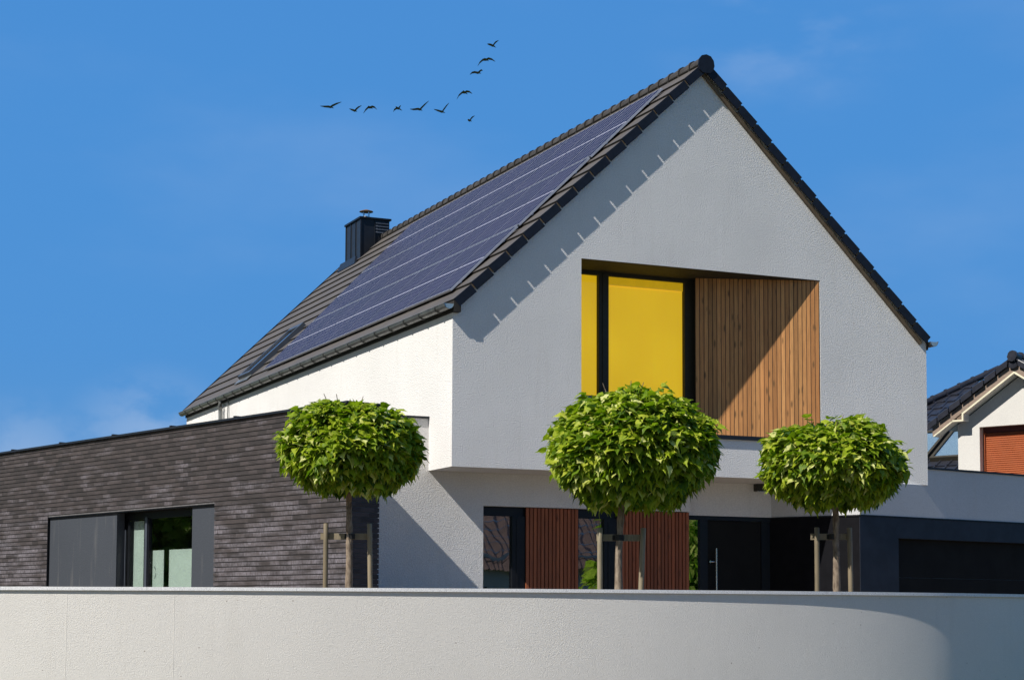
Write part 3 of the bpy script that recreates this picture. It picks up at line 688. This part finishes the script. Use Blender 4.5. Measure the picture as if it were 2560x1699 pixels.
MB().box(.957, 6.5, .135, .15, -1.6225, -1.6145, fr=GF).build('panel_joint', 'frame_blue', go)
MB().box(6.5, 8, .003, .28, GZ, -.947, fr=GF).build('garage_pier', 'navy', house)
MB().box(1.8, 7.9, .31, 7, -.1, .15, fr=GF).build('garage_roof', 'black_matt', house)

# ---- brick wing
WA = R(106.5); C0 = Vector((-2.0185, -.921, 0)); wd = Vector((math.cos(WA), math.sin(WA), 0)); wn = Vector((math.sin(WA), -math.cos(WA), 0))  # wn points into the wing
def WF(s, d, z): q = C0 + wd * s + wn * d; return (q.x, q.y, z)
rt = .588
g = MB()
hs0, hs1, hz = 3.656, 9.53, -.537
# core (mortar) with the opening, set back behind the brick faces
WL = 16.0; zb = GZ - .1; ztp = .778
g.box(.015, hs0 - .015, .015, .30, zb, ztp, fr=WF); g.box(hs1 + .015, WL, .015, .30, zb, ztp, fr=WF); g.box(hs0 - .015, hs1 + .015, .015, .30, hz + .015, ztp, fr=WF)
g.box(.015, 1.9, .30, rt - .015, zb, ztp, fr=WF)
g.build('wing_core', 'mortar', house)
g = MB(); zc = ztp; ch_ = .0752; k = 0
while zc > zb:
    z1 = zc - .002; z0 = zc - ch_ + .0125
    if z0 > hz - .01:
        g.box(0, WL, 0, .02, z0, z1, fr=WF)
    else:
        g.box(0, hs0, 0, .02, z0, z1, fr=WF); g.box(hs1, WL, 0, .02, z0, z1, fr=WF)
    g.box(0, .02, .0201, rt, z0, z1, fr=WF)
    g.box(.0201, 1.9, rt - .02, rt, z0, z1, fr=WF)
    zc -= ch_
def wuv(v, nr):
    q = v - C0
    if abs(nr.dot(wn)) > .5: return (q.dot(wd), v.z - ztp)
    return (q.dot(wn) - 50, v.z - ztp)
g.build('brick_wall', 'brick', house, uvf=wuv)
g = MB(); g.box(-.045, WL, -.045, .34, ztp + .001, ztp + .036, fr=WF); g.box(-.045, 1.95, .34, rt + .05, ztp + .001, ztp + .036, fr=WF)
for s in (1.0, 3.0, 5.0, 7.0, 9.0, 11.0): g.box(s, s + .05, -.048, .342, ztp + .036, ztp + .058, fr=WF)
g.build('wing_cap', 'cap', house)
# opening: grey rendered panels, frames, panes
MB().box(6.97, hs1 - .002, .05, .20, GZ, hz - .001, fr=WF).build('render_panel', 'grey_render', house); MB().box(hs0 + .002, 4.42, .05, .22, GZ, hz - .001, fr=WF).build('render_panel', 'grey_render', house)
MB().box(hs1 - .009, hs1 - .0005, .006, .05, GZ, hz, fr=WF).build('opening_trim', 'black', house)
MB().box(hs0 + .01, hs1 - .01, .007, .22, hz - .004, hz + .007, fr=WF).build('opening_lintel', 'black', house)
gd_ = .26
g = MB(); g.box(4.40, 7.4, gd_ - .02, gd_ + .06, hz - .13, hz - .004, fr=WF)
for a, c in ((7.0, 7.4), (6.83, 6.90), (6.16, 6.33), (4.40, 4.46)): g.box(a, c, gd_ - .03, gd_ + .06, GZ, hz - .131, fr=WF)
wf = g.build('window', 'black', house)
g = MB(); g.box(6.94, 6.975, gd_ - .055, gd_ - .031, GZ, hz - .3, fr=WF); g.box(7.05, 7.085, gd_ - .06, gd_ - .031, GZ, hz - .3, fr=WF); g.box(6.20, 6.27, gd_ - .05, gd_ - .031, GZ, hz - .1, fr=WF); g.build('rail', 'frame_blue', wf)
MB().box(6.33, 6.83, gd_, gd_ + .008, GZ, hz - .131, fr=WF).build('pane', 'glass_clear', wf)
MB().box(4.46, 6.16, gd_, gd_ + .008, GZ, hz - .131, fr=WF).build('pane', 'glass_clear', wf)
g = MB(); g.tube([WF(6.10, gd_ - .02, -1.42), WF(6.06, gd_ - .05, -1.43), WF(6.05, gd_ - .055, -1.53), WF(6.09, gd_ - .04, -1.60)], .011, 6); g.build('handle', 'black', wf)
g = MB(); g.box(6.42, 6.95, gd_ + .05, gd_ + .06, GZ, hz - .15, fr=WF); g.box(5.78, 6.25, gd_ + .05, gd_ + .06, GZ, -1.21, fr=WF); g.box(4.46, 5.60, gd_ + .05, gd_ + .06, GZ, -1.21, fr=WF); g.build('inner_screen', 'screen', wf)
MB().box(3.5, 14, 2.0, 2.05, GZ, .2, fr=WF).build('room_wall', 'room_light', house); MB().box(3.5, 14, .31, 2.0, GZ + .001, GZ + .03, fr=WF).build('room_floor', 'room_light', house); MB().box(3.5, 14, .31, 2.0, hz + .02, hz + .06, fr=WF).build('room_ceiling', 'room', house)

# ================================================================== TREES with supports
def leaf_verts(L_, W_, curl, fold, wav):
    prof = [(0.0, 0.0), (0.15, 0.45), (0.38, 0.50), (0.64, 0.31), (0.84, 0.11), (1.12, 0.0)]
    vs = []
    for k, (t, wdt) in enumerate(prof):
        zc = -curl * t * t * L_
        y = t * L_
        if k in (0, 5): vs.append((0, y - (0 if k else 0), zc))
        else:
            yy = y - (.10 * L_ if k == 1 else 0)
            e = fold * wdt * W_ + wav * (1 if k % 2 else -1) * W_ * .12
            vs += [(-wdt * W_, yy, zc + e), (0, y, zc), (wdt * W_, yy, zc + e)]
    fs = [(0, 2, 1), (0, 3, 2)]
    for a in (1, 4, 7): fs += [(a, a + 1, a + 4, a + 3), (a + 1, a + 2, a + 5, a + 4)]
    fs += [(10, 11, 13), (11, 12, 13)]
    return vs, fs
def leaf_at(mb, p, h, delta, yaw, roll, L_, rnd, tint):
    hz_ = Vector((h[0], h[1], 0)).normalized(); hz_.rotate(Matrix.Rotation(yaw, 3, 'Z'))
    d = (hz_ * math.cos(delta) - Vector((0, 0, 1)) * math.sin(delta)).normalized()
    nrm = (hz_ * math.sin(delta) + Vector((0, 0, 1)) * math.cos(delta)).normalized()
    x = d.cross(nrm).normalized(); q = Matrix.Rotation(roll, 3, d); x = q @ x; nrm = q @ nrm
    vs, fs = leaf_verts(L_, L_ * rnd.uniform(.74, 1.0), rnd.uniform(-.05, .5), rnd.uniform(-.2, .5), rnd.uniform(-.6, .6))
    mb.add([p + x * a + d * b + nrm * c for a, b, c in vs], fs, tint)
def tree(px, py, zc, a, up, dn, lean, label, seed, trunk_pts, nleaf=7000):
    rnd = random.Random(seed)
    t = thing('catalpa_tree', (px, py, GZ), label, 'tree', 'ball-headed young trees behind the garden wall')
    g = MB(); pts = [Vector(q) for q in trunk_pts]; fine = []
    for i in range(len(pts) - 1):
        for k in range(5): fine.append(pts[i].lerp(pts[i + 1], k / 5) + Vector((rnd.uniform(-.004, .004), rnd.uniform(-.004, .004), 0)))
    fine.append(pts[-1]); nf = len(fine)
    g.tube(fine, [.044 - .012 * k / nf + (.006 if k % 6 == 3 else 0) + rnd.uniform(-.0015, .0015) for k in range(nf)], 12)
    top = fine[-1]
    for k in range(13):
        an = k * 2.4 + rnd.random(); el = rnd.uniform(.15, 1.2)
        e = top + Vector((math.cos(an) * math.cos(el) * a * .75, math.sin(an) * math.cos(el) * a * .75, math.sin(el) * up * 1.1 + .12))
        mdp = top.lerp(e, .45) + Vector((0, 0, .07)); g.tube([top - Vector((0, 0, .06)), mdp, e], [.02, .012, .004], 6)
    g.smooth = True; g.build('trunk', 'bark', t)
    mb = MB(); cen = Vector((px, py, zc))
    # clumps: bumps on the outline
    bumps = [(rnd.uniform(0, 6.283), rnd.uniform(-.6, 1.4), rnd.uniform(-.14, .09)) for _ in range(30)]
    def rad(ph, el):
        r = 1.0
        for bp, be, bh in bumps:
            dd = (math.cos(ph - bp) * math.cos(el) * math.cos(be) + math.sin(el) * math.sin(be)); r += bh * max(0, dd - .88) / .12
        return r
    for i in range(nleaf):
        ph = rnd.uniform(0, 2 * math.pi)
        u = rnd.uniform(-.86, 1) if rnd.random() > .1 else rnd.uniform(-.6, .2)
        el = math.asin(u)
        inner = i > nleaf * .78
        rr = rad(ph, el) * (rnd.uniform(.45, .78) if inner else 1.05 - abs(rnd.gauss(0, .12)) + (rnd.uniform(0, .07) if rnd.random() < .12 else 0))
        cz = math.sin(el)
        # dome above, funnel below
        hr = math.cos(el) ** 1.22 if cz > 0 else math.cos(el) ** .7 * (1 - .36 * abs(cz) ** 1.6)
        lean_f = 1 + lean * math.cos(ph)
        L_ = (.072 + .078 * rnd.random()) * (1.18 if cz < -.2 else 1) * (1 if not inner else .9)
        R_ = a - .115
        x = R_ * hr * rr * math.cos(ph); y = R_ * hr * rr * math.sin(ph)
        z = (up - .03) * cz * rr if cz > 0 else (dn - .13) * cz * rr
        el_n = cz
        delta = (R(0) + (1 - el_n) * R(20)) if cz > 0 else (R(20) + abs(cz) * R(58))
        delta += rnd.gauss(0, R(19)); yaw = rnd.gauss(0, R(34)); roll = rnd.gauss(0, R(24))
        # random greens; lighter tops and pale leaves put sunlight into the colour
        tt = .50 + .08 * cz + rnd.gauss(0, .24)
        if rnd.random() < .09: tt = rnd.uniform(.88, 1.0)
        tt = min(1, max(0.02, tt))
        p = cen + Vector((x, y, z)) - Vector((math.cos(ph), math.sin(ph), 0)) * L_ * .2
        leaf_at(mb, p, (math.cos(ph), math.sin(ph)), delta, yaw, roll, L_, rnd, tt)
    # young shoots that stand out of the ball, each with a few leaves along it
    for i in range(95):
        ph = rnd.uniform(0, 2 * math.pi); u = rnd.uniform(-.55, .85); el = math.asin(u); hr = math.cos(el) ** (1.22 if u > 0 else .7) * (1 if u > 0 else 1 - .36 * abs(u) ** 1.6)
        lng = rnd.uniform(.03, .13)
        for k in range(4):
            q = R_ * hr * rad(ph, el) + lng * k / 3 * math.cos(el)
            p = cen + Vector((q * math.cos(ph), q * math.sin(ph), ((up if u > 0 else dn - .1) * u + lng * k / 3 * max(u, -.2))))
            leaf_at(mb, p, (math.cos(ph), math.sin(ph)), R(10) + (R(40) if u < -.2 else 0) + rnd.gauss(0, R(16)), rnd.gauss(0, R(42)), rnd.gauss(0, R(24)), rnd.uniform(.08, .13), rnd, min(1, max(0, .6 + rnd.gauss(0, .2))))
    mb.build('crown', 'leaf', t, fix=False)
    return t
def support(name, A, B, top, zbar, label, seed, leanB=(0, 0), barA=-.07, strap=None, rA=.031, rB=.031):
    rnd = random.Random(seed); A = Vector((*A, 0)); B = Vector((*B, 0))
    t = thing('tree_stake', (A.x, A.y, GZ), label, 'tree support', 'timber stakes holding the young trees')
    for P, ln_, r in ((A, (0, 0), rA), (B, leanB, rB)):
        g = MB(); q = Vector((P.x, P.y, GZ - .05)); e = Vector((P.x + ln_[0], P.y + ln_[1], top))
        pts = [q.lerp(e, k / 6) for k in range(7)]; pts[-1].z -= .008
        g.tube(pts + [e + Vector((0, 0, .0))], [r] * 7 + [r * .8], 14, tint=rnd.random()); g.smooth = True; g.build('post', 'post', t)
    e = Vector((B.x + leanB[0] * .9, B.y + leanB[1] * .9, 0)); d = (e - A); ln_ = d.length; d.normalize(); nrm = Vector((d.y, -d.x, 0))
    def BF(s, dd, z): w_ = A + d * s + nrm * dd; return (w_.x, w_.y, z)
    for (zz) in (zbar,):
        g = MB(); g.box(barA, ln_ + .03, -.034 - .022, -.034, zz - .038, zz + .038, fr=BF, tint=.7); g.build('crossbar', 'post', t)
    g = MB(); s0 = strap; g.box(s0 - .075, s0 + .05, -.10, -.03, zbar - .03, zbar + .03, fr=BF); g.tube([BF(s0, 0, zbar - .035), BF(s0, 0, zbar + .03)], .052, 12); g.build('strap', 'strap', t)
    return t
tree(-3.35, -4.975, -.275, .925, .62, .66, 0, 'round headed catalpa tree beside the dark brick wing, leftmost of three', 11,
     [(-3.335, -4.90, GZ - .05), (-3.335, -4.90, -1.5), (-3.35, -4.92, -1.15), (-3.36, -4.93, -.75), (-3.42, -4.94, -.35)])
tree(-.92, -7.705, -.375, 1.02, .72, .84, 0, 'largest and nearest round headed catalpa tree, in front of the slatted panels', 23,
     [(-1.03, -7.56, GZ - .05), (-1.03, -7.57, -1.6), (-1.015, -7.6, -1.1), (-.96, -7.66, -.5)], 8800)
tree(2.045, -7.40, -.435, .93, .56, .63, 0, 'round headed catalpa tree in front of the garage corner, rightmost of three', 37,
     [(2.08, -7.33, GZ - .05), (2.075, -7.33, -1.5), (2.06, -7.35, -1.0), (2.0, -7.37, -.5)])
support('tree_stake', (-3.598, -4.78), (-3.085, -5.01), -1.177, -1.335, 'pair of timber posts with crossbar holding the leftmost tree', 1, leanB=(-.03, .012), strap=.30)
support('tree_stake', (-1.228, -7.49), (-.812, -7.65), -1.289, -1.40, 'pair of timber posts with crossbar holding the largest tree, right post leaning', 2, leanB=(.045, -.02), barA=-.035, strap=.22)
support('tree_stake', (1.873, -7.22), (2.255, -7.385), -1.203, -1.315, 'pair of timber posts with crossbar holding the rightmost tree', 3, leanB=(-.02, 0), strap=.20)

# ================================================================== NEIGHBOUR'S HOUSE
P = Vector((15.392, 7.328, 0)); NU = Vector((.4226, -.9063, 0)); NI = Vector((.9063, .4226, 0))
nbh = thing('neighbour_house', (P.x, P.y, -ZO), 'white neighbouring house with black pantiles and terracotta shutter, at the right edge', 'house')
def NF(s, d, z): q = P + NU * s + NI * d; return (q.x, q.y, z)     # s to the right along the gable, d inwards
ap = 1.525; az = 3.04; ks = .66
g = MB(); hw = ap + .0
g.prism([NF(0, 0, -ZO), NF(2 * ap, 0, -ZO), NF(2 * ap, 0, az - ks * ap), NF(ap, 0, az), NF(0, 0, az - ks * ap)], tuple(NI * .25), holes=[[NF(.532, 0, .2), NF(1.95, 0, .2), NF(1.95, 0, 1.957), NF(.532, 0, 1.957)]])
g.box(0, .25, .25, 7, -ZO, 1.75, fr=NF); g.box(2 * ap - .25, 2 * ap, .25, 7, -ZO, 1.9, fr=NF)
g.build('wall', 'stucco_far', nbh)
# shutter
g = MB(); z = 1.835; 
while z > .2: g.prism([NF(.56, .225, z), NF(.56, .205, z - .012), NF(.56, .205, z - .034), NF(.56, .225, z - .046)], tuple(NU * 1.38)); z -= .047
sh = g.build('roller_shutter', 'orange', nbh)
MB().box(.534, 1.949, .17, .24, 1.84, 1.955, fr=NF).build('shutter_box', 'orange_dark', sh)
g = MB(); g.box(.534, .575, .16, .245, .2, 1.84, fr=NF); g.build('guide_rail', 'orange', sh)
# roof of the gable: soffit box, cream edge, barge boards, tiles
def RK(sd, z0, z1, d0, d1, s0, s1, name, mat, o=None, tint=None):
    """rake member on side sd between slope offsets z0..z1 (below the tile line) and s measured from the apex outwards"""
    g = MB()
    f = lambda s, d, z: NF(ap + sd * s, d, az + .10 - ks * s + z)
    g.box(s0, s1, d0, d1, z0, z1, fr=f, tint=tint); return g.build(name, mat, nbh)
for sdn in (-1, 1):
    e = 2.0
    RK(sdn, -.030, .165, -.30, -.24, 0.0, e, 'barge_board', 'old_wood', tint=.6)
    # upper boxed soffit, steps down at the purlin, then the thinner eave part
    RK(sdn, -.075, -.031, -.28, -.0, 0.0, 1.24, 'soffit', 'stucco_far'); RK(sdn, -.078, -.028, -.30, -.2805, 0.0, 1.24, 'soffit_edge', 'cream')
    f = lambda s, d, z: NF(ap + sdn * s, d, z)
    MB().box(1.24, 1.27, -.28, .0, 2.09, 2.32, fr=f).build('soffit', 'stucco_far', nbh); MB().box(1.235, 1.275, -.30, -.2805, 2.085, 2.31, fr=f).build('soffit_edge', 'cream', nbh)
    MB().box(1.27, 1.55, -.28, .0, 2.09, 2.12, fr=f).build('soffit', 'stucco_far', nbh); MB().box(1.275, 1.55, -.30, -.2805, 2.085, 2.125, fr=f).build('soffit_edge', 'cream', nbh)
    RK(sdn, -.055, -.031, -.28, -.0, 1.50, 1.98, 'soffit', 'stucco_far'); RK(sdn, -.065, -.026, -.30, -.2805, 1.50, 1.98, 'soffit_edge', 'cream')
    MB().box(1.28, 1.40, -.28, -.1, 2.13, 2.30, fr=f).build('purlin_end', 'old_wood', nbh)
    # pantile courses, each a lapped strip with a bull-nosed verge
    g = MB(); s = -.02 ; ls = .345 / math.sqrt(1 + ks * ks)
    lo = 2.12; k = 0
    while lo > .1:
        s1 = lo; s0 = max(lo - ls, .08)
        g.add([(NF(ap + sdn * a, d, az + .10 - ks * a + h)) for a, d, h in ((s1, -.34, .31), (s0, -.34, .275), (s0, 6.5, .275), (s1, 6.5, .31), (s1, -.34, .275), (s0, -.34, .245), (s0, 6.5, .245), (s1, 6.5, .275))],
              [(0, 1, 2, 3), (4, 5, 6, 7), (0, 1, 5, 4), (3, 2, 6, 7), (0, 3, 7, 4), (1, 2, 6, 5)])
        a = Vector(NF(ap + sdn * (s1 - .01), -.34, az + .10 - ks * (s1 - .01) + .292)); b = Vector(NF(ap + sdn * (s0 + .02), -.34, az + .10 - ks * (s0 + .02) + .265))
        g.tube([a, b], .045, 10)
        g.box(s0 + .02, s1 - .005, -.385, -.34, .155, .28, fr=lambda s, d, z: NF(ap + sdn * s, d, az + .10 - ks * s + z + (.02 if s > s1 - .01 else 0)))
        for j in range(22):
            d = -.15 + j * .30; g.tube([NF(ap + sdn * s1, d, az + .10 - ks * s1 + .305), NF(ap + sdn * s0, d, az + .10 - ks * s0 + .275)], .035, 6)
        lo -= ls
    g.build('roof_tiles', 'pan_far', nbh)
g = MB(); d = -.38
while d < 6.3:
    g.tube([NF(ap, d, az + .41), NF(ap, d + .07, az + .41)], .118, 12); g.tube([NF(ap, d + .07, az + .405), NF(ap, d + .37, az + .395)], .098, 12); d += .36
g.smooth = True; g.build('ridge_tiles', 'pan_far', nbh)
g = MB(); g.prism([NF(ap + .112 * math.sin(R(a)), -.415, az + .385 + .112 * math.cos(R(a))) for a in range(0, 360, 45)], tuple(NI * .03))
g.prism([NF(ap - .12, -.36, az + .27), NF(ap + .12, -.36, az + .27), NF(ap + .09, -.36, az + .15), NF(ap, -.36, az + .12), NF(ap - .09, -.36, az + .15)], tuple(NI * .02)); g.build('ridge_end', 'pan_far', nbh)
# lower roof with two roof windows, left of the gable
pit = R(33); NS = NI * math.cos(pit) + Vector((0, 0, math.sin(pit))); QO = P + NI * 1.0; NN = NU.cross(NS).normalized()
if NN.z < 0: NN = -NN
def LR(u, t, h): q = QO + NU * u + NS * t + NN * h; return (q.x, q.y, q.z + 1.19)
def LRn(u, n_, h): return LR(u, n_ / math.cos(pit), h)
g = MB()
# surface bounded by the hip on its left
cs = 0; t = -.3
while t < 4.75:
    ua = -5.13 + max(0, t) * .68
    um = 1.5 - 1.2 * max(0, t - 1.8)
    if um < ua + .3: break
    g.add([LR(ua, t, .02), LR(um, t, .02), LR(um, t + .36, -.01), LR(ua + .26, t + .36, -.01), LR(ua, t, -.02), LR(um, t, -.02)], [(0, 1, 2, 3), (0, 1, 5, 4)])
    k = 0; u = ua + .1
    while u < um - .1: g.tube([LR(u, t, .015), LR(u + .0, t + .35, -.012)], .035, 6); u += .30
    t += .345
g.build('lower_roof', 'pan_far', nbh)
g = MB(); k = 0
A_ = Vector(NF(-3.3, 2.3 + .9, 2.62)); B_ = Vector(NF(-1.75, 5.2 + .9, 4.02))
A_ = Vector((0, 0, 0)) + Vector(NF(-2.81 - .74 * .5, 3.86 - .92 * .5, 3.05 - .59 * .35)); B_ = Vector(NF(-2.07 + .5, 4.78 + .62, 3.64 + .40))
n_t = 7
for k in range(n_t):
    a = A_.lerp(B_, k / n_t); b = A_.lerp(B_, (k + 1) / n_t); c = a.lerp(b, .15)
    g.tube([a, c], .105, 12); g.tube([c, b], .085, 12)
g.smooth = True; g.build('hip_tiles', 'pan_far', nbh)
for (u0, u1) in ((-1.36, -.45), (-2.40, -1.46)):
    g = MB(); t0, t1 = .30, 1.75
    for a in ((u0, u0 + .07, t0, t1), (u1 - .07, u1, t0, t1), (u0 + .07, u1 - .07, t0, t0 + .08), (u0 + .07, u1 - .07, t1 - .08, t1)): g.box(a[0], a[1], a[2], a[3], .0, .11, fr=LR)
    f = g.build('roof_window', 'frame', nbh)
    MB().box(u0 + .07, u1 - .07, t0 + .08, t1 - .08, .085, .09, fr=LR).build('pane', 'glass_sky', f)
    MB().box(u0 + .07, u1 - .07, t0 + .08, t1 - .08, .06, .065, fr=LR).build('blind', 'screen', f)  # pale sheet added to stand in for sky reflected in the pane
g = MB(); g.box(-2.5, 0, .5, 6, -ZO, .9, fr=NF); g.build('wall', 'stucco_far', nbh)

# ================================================================== BIRDS
def B3(zx, zy, dep=0):
    x = 780 + zx / 4.726; y = 80 + zy / 4.728
    D = 100 + dep; v = _f + (x - 1280) / 4513.04 * _r - (y - 1192.27) / 4513.04 * _u
    return Vector((-10.51385, -25.80093, -2.26269)) + v * D
birds = [
 ([(97, 876), (150, 880), (196, 881)], (218, 886), [(240, 870), (285, 848), (347, 828)], (258, 903)),
 ([(440, 908), (468, 917), (486, 922)], (505, 930), [(522, 910), (548, 888), (585, 870)], (533, 942)),
 ([(607, 962), (632, 920), (665, 888)], (688, 890), [(712, 880), (740, 888), (768, 918)], (716, 908)),
 ([(960, 945), (972, 918), (1000, 898)], (1022, 903), [(1032, 890), (1040, 880), (1050, 868)], (1064, 930)),
 ([(1157, 912), (1200, 914), (1248, 908)], (1275, 914), [(1295, 893), (1330, 858), (1380, 815)], (1304, 932)),
 ([(1440, 914), (1480, 925), (1518, 936)], (1538, 942), [(1556, 915), (1585, 876), (1620, 838)], (1572, 958)),
 ([(1710, 798), (1735, 748), (1775, 712)], (1808, 713), [(1826, 700), (1862, 706), (1893, 730)], (1838, 738)),
 ([(1838, 1036), (1843, 1038), (1850, 1040)], (1862, 1046), [(1874, 1030), (1892, 1008), (1922, 990)], (1888, 1058)),
 ([(1865, 505), (1890, 480), (1925, 473)], (1962, 482), [(1978, 466), (2000, 450), (2018, 456)], (1998, 492)),
 ([(1957, 405), (1982, 360), (2020, 326)], (2060, 326), [(2085, 312), (2125, 322), (2165, 350)], (2088, 345)),
 ([(2070, 143), (2090, 145), (2112, 150)], (2138, 162), [(2152, 140), (2172, 118), (2205, 100)], (2172, 186)),
]
blab = ['bird flying at the far left of the row, right wing raised wide', 'small bird second from left, single wing raised', 'bird third from left with both wings curved down', 'small hunched bird above the gap in the row, wings folded low',
        'bird with level left wing and long raised right wing', 'bird with wings in a wide V, right of the level row', 'bird with wings arched down where the formation turns upward', 'lowest and smallest bird, below the bend of the formation',
        'small brown bird with wavy wings, third from the top', 'bird with long drooping wings, second from the top', 'topmost bird of the formation with one wing raised']
for (lw, bo, rw, tl), lab in zip(birds, blab):
    c = B3(*bo); t = thing('bird', c, lab, 'bird', 'birds flying in formation')
    ax = _r; g = MB()
    tail = B3(tl[0], tl[1], .25); head = c - (tail - c) * .75 + Vector((0, 0, .0))
    g.tube([head - (c - head) * .1, head, head.lerp(c, .35), c, c.lerp(tail, .5), tail], [.006, .022, .026, .050, .032, .008], 8)
    def wing(pts, rootw):
        q = [B3(a, b_, -.05) for a, b_ in pts]
        back = _f * .10 - _u * .035
        vs = []; n_ = len(q)
        for i, (p, wd_) in enumerate(zip(q, rootw)):
            vs += [p - back * wd_ * .35 + _u * .012 * wd_, p + back * wd_ * .7 - _u * .012 * wd_, p + _u * .012 * wd_]
        fs = []
        for i in range(n_ - 1):
            a = i * 3; fs += [(a, a + 1, a + 4, a + 3), (a + 1, a + 2, a + 5, a + 4), (a + 2, a, a + 3, a + 5)]
        fs += [(0, 1, 2), (n_ * 3 - 3, n_ * 3 - 2, n_ * 3 - 1)]
        g.add(vs, fs)
    wing(lw + [bo], (.3, 1.2, 1.5, 1.6)); wing([bo] + rw, (1.6, 1.5, 1.2, .3))
    g.build('body', 'bird', t)

# ================================================================== ACROSS THE STREET AND BESIDE THE WING (seen in window reflections)
def leafball(mb, c, rx, rz, n_, rnd, ls=(.14, .26)):
    for i in range(n_):
        ph = rnd.uniform(0, 6.283); u = rnd.uniform(-.9, 1); el = math.asin(u); rr = 1 - abs(rnd.gauss(0, .16))
        p = Vector(c) + Vector((rx * math.cos(el) * math.cos(ph), rx * math.cos(el) * math.sin(ph), rz * u)) * rr
        leaf_at(mb, p, (math.cos(ph), math.sin(ph)), rnd.uniform(.1, 1.2), rnd.gauss(0, .6), rnd.gauss(0, .6), rnd.uniform(*ls), rnd, min(1, max(0, .45 + .25 * u + rnd.gauss(0, .2))))
def big_tree(x, y, h, r, label, seed, n_=6000):
    rnd = random.Random(seed); t = thing('garden_tree', (x, y, -ZO), label, 'tree')
    g = MB(); g.tube([(x, y, -ZO), (x + .05, y, -ZO + h * .35), (x, y + .1, -ZO + h * .7)], [.16, .12, .05], 10)
    for k in range(7): an = k * .9; g.tube([(x, y, -ZO + h * .35), (x + math.cos(an) * r * .6, y + math.sin(an) * r * .6, -ZO + h * (.55 + .05 * k))], [.07, .02], 6)
    g.build('trunk', 'bark', t); mb = MB()
    for k in range(6): leafball(mb, (x + rnd.uniform(-.5, .5) * r, y + rnd.uniform(-.5, .5) * r, -ZO + h * rnd.uniform(.3, .78)), r * rnd.uniform(.55, .8), h * .22, n_ // 6, rnd, (.22, .40))
    mb.build('crown', 'leaf_sunlit', t, fix=False)
big_tree(-13.5, 13.5, 7.0, 2.6, 'broad leafy garden tree left of the brick wing', 5)
big_tree(-11.0, 8.8, 3.6, 1.2, 'small leafy garden tree left of the brick wing', 6, 3000)
big_tree(17.6, -21.0, 7.2, 3.0, 'tall leafy tree across the street', 9, 6000)
op = thing('opposite_house', (19, -41, -ZO), 'brown tiled house across the street', 'house')
def OF(s, d, z): a = R(4); o = Vector((19, -40, 0)); q = o + Vector((math.cos(a), math.sin(a), 0)) * s + Vector((math.sin(a), -math.cos(a), 0)) * d; return (q.x, q.y, z)
g = MB(); g.box(-7, 7, 0, 9, -ZO, .15, fr=OF); g.build('wall', 'stucco_far', op)
g = MB(); s = -7.5; 
for i in range(13):
    t0 = -.5 + i * .42
    for j in range(50):
        u = -7.5 + j * .3
        g.add([OF(u, t0, .0 + t0 * .85), OF(u + .2, t0, .07 + t0 * .85), OF(u + .3, t0, .0 + t0 * .85), OF(u + .3, t0 + .44, -.03 + (t0 + .44) * .85), OF(u + .2, t0 + .44, .04 + (t0 + .44) * .85), OF(u, t0 + .44, -.03 + (t0 + .44) * .85)], [(0, 1, 4, 5), (1, 2, 3, 4)])
g.build('roof_tiles', 'pan_red', op, fix=False)
g = MB()
for s in (-5, -1.5, 2, 5): g.box(s, s + 1.2, -.02, 0, -2.6, -1.2, fr=OF)
g.build('window', 'room', op)
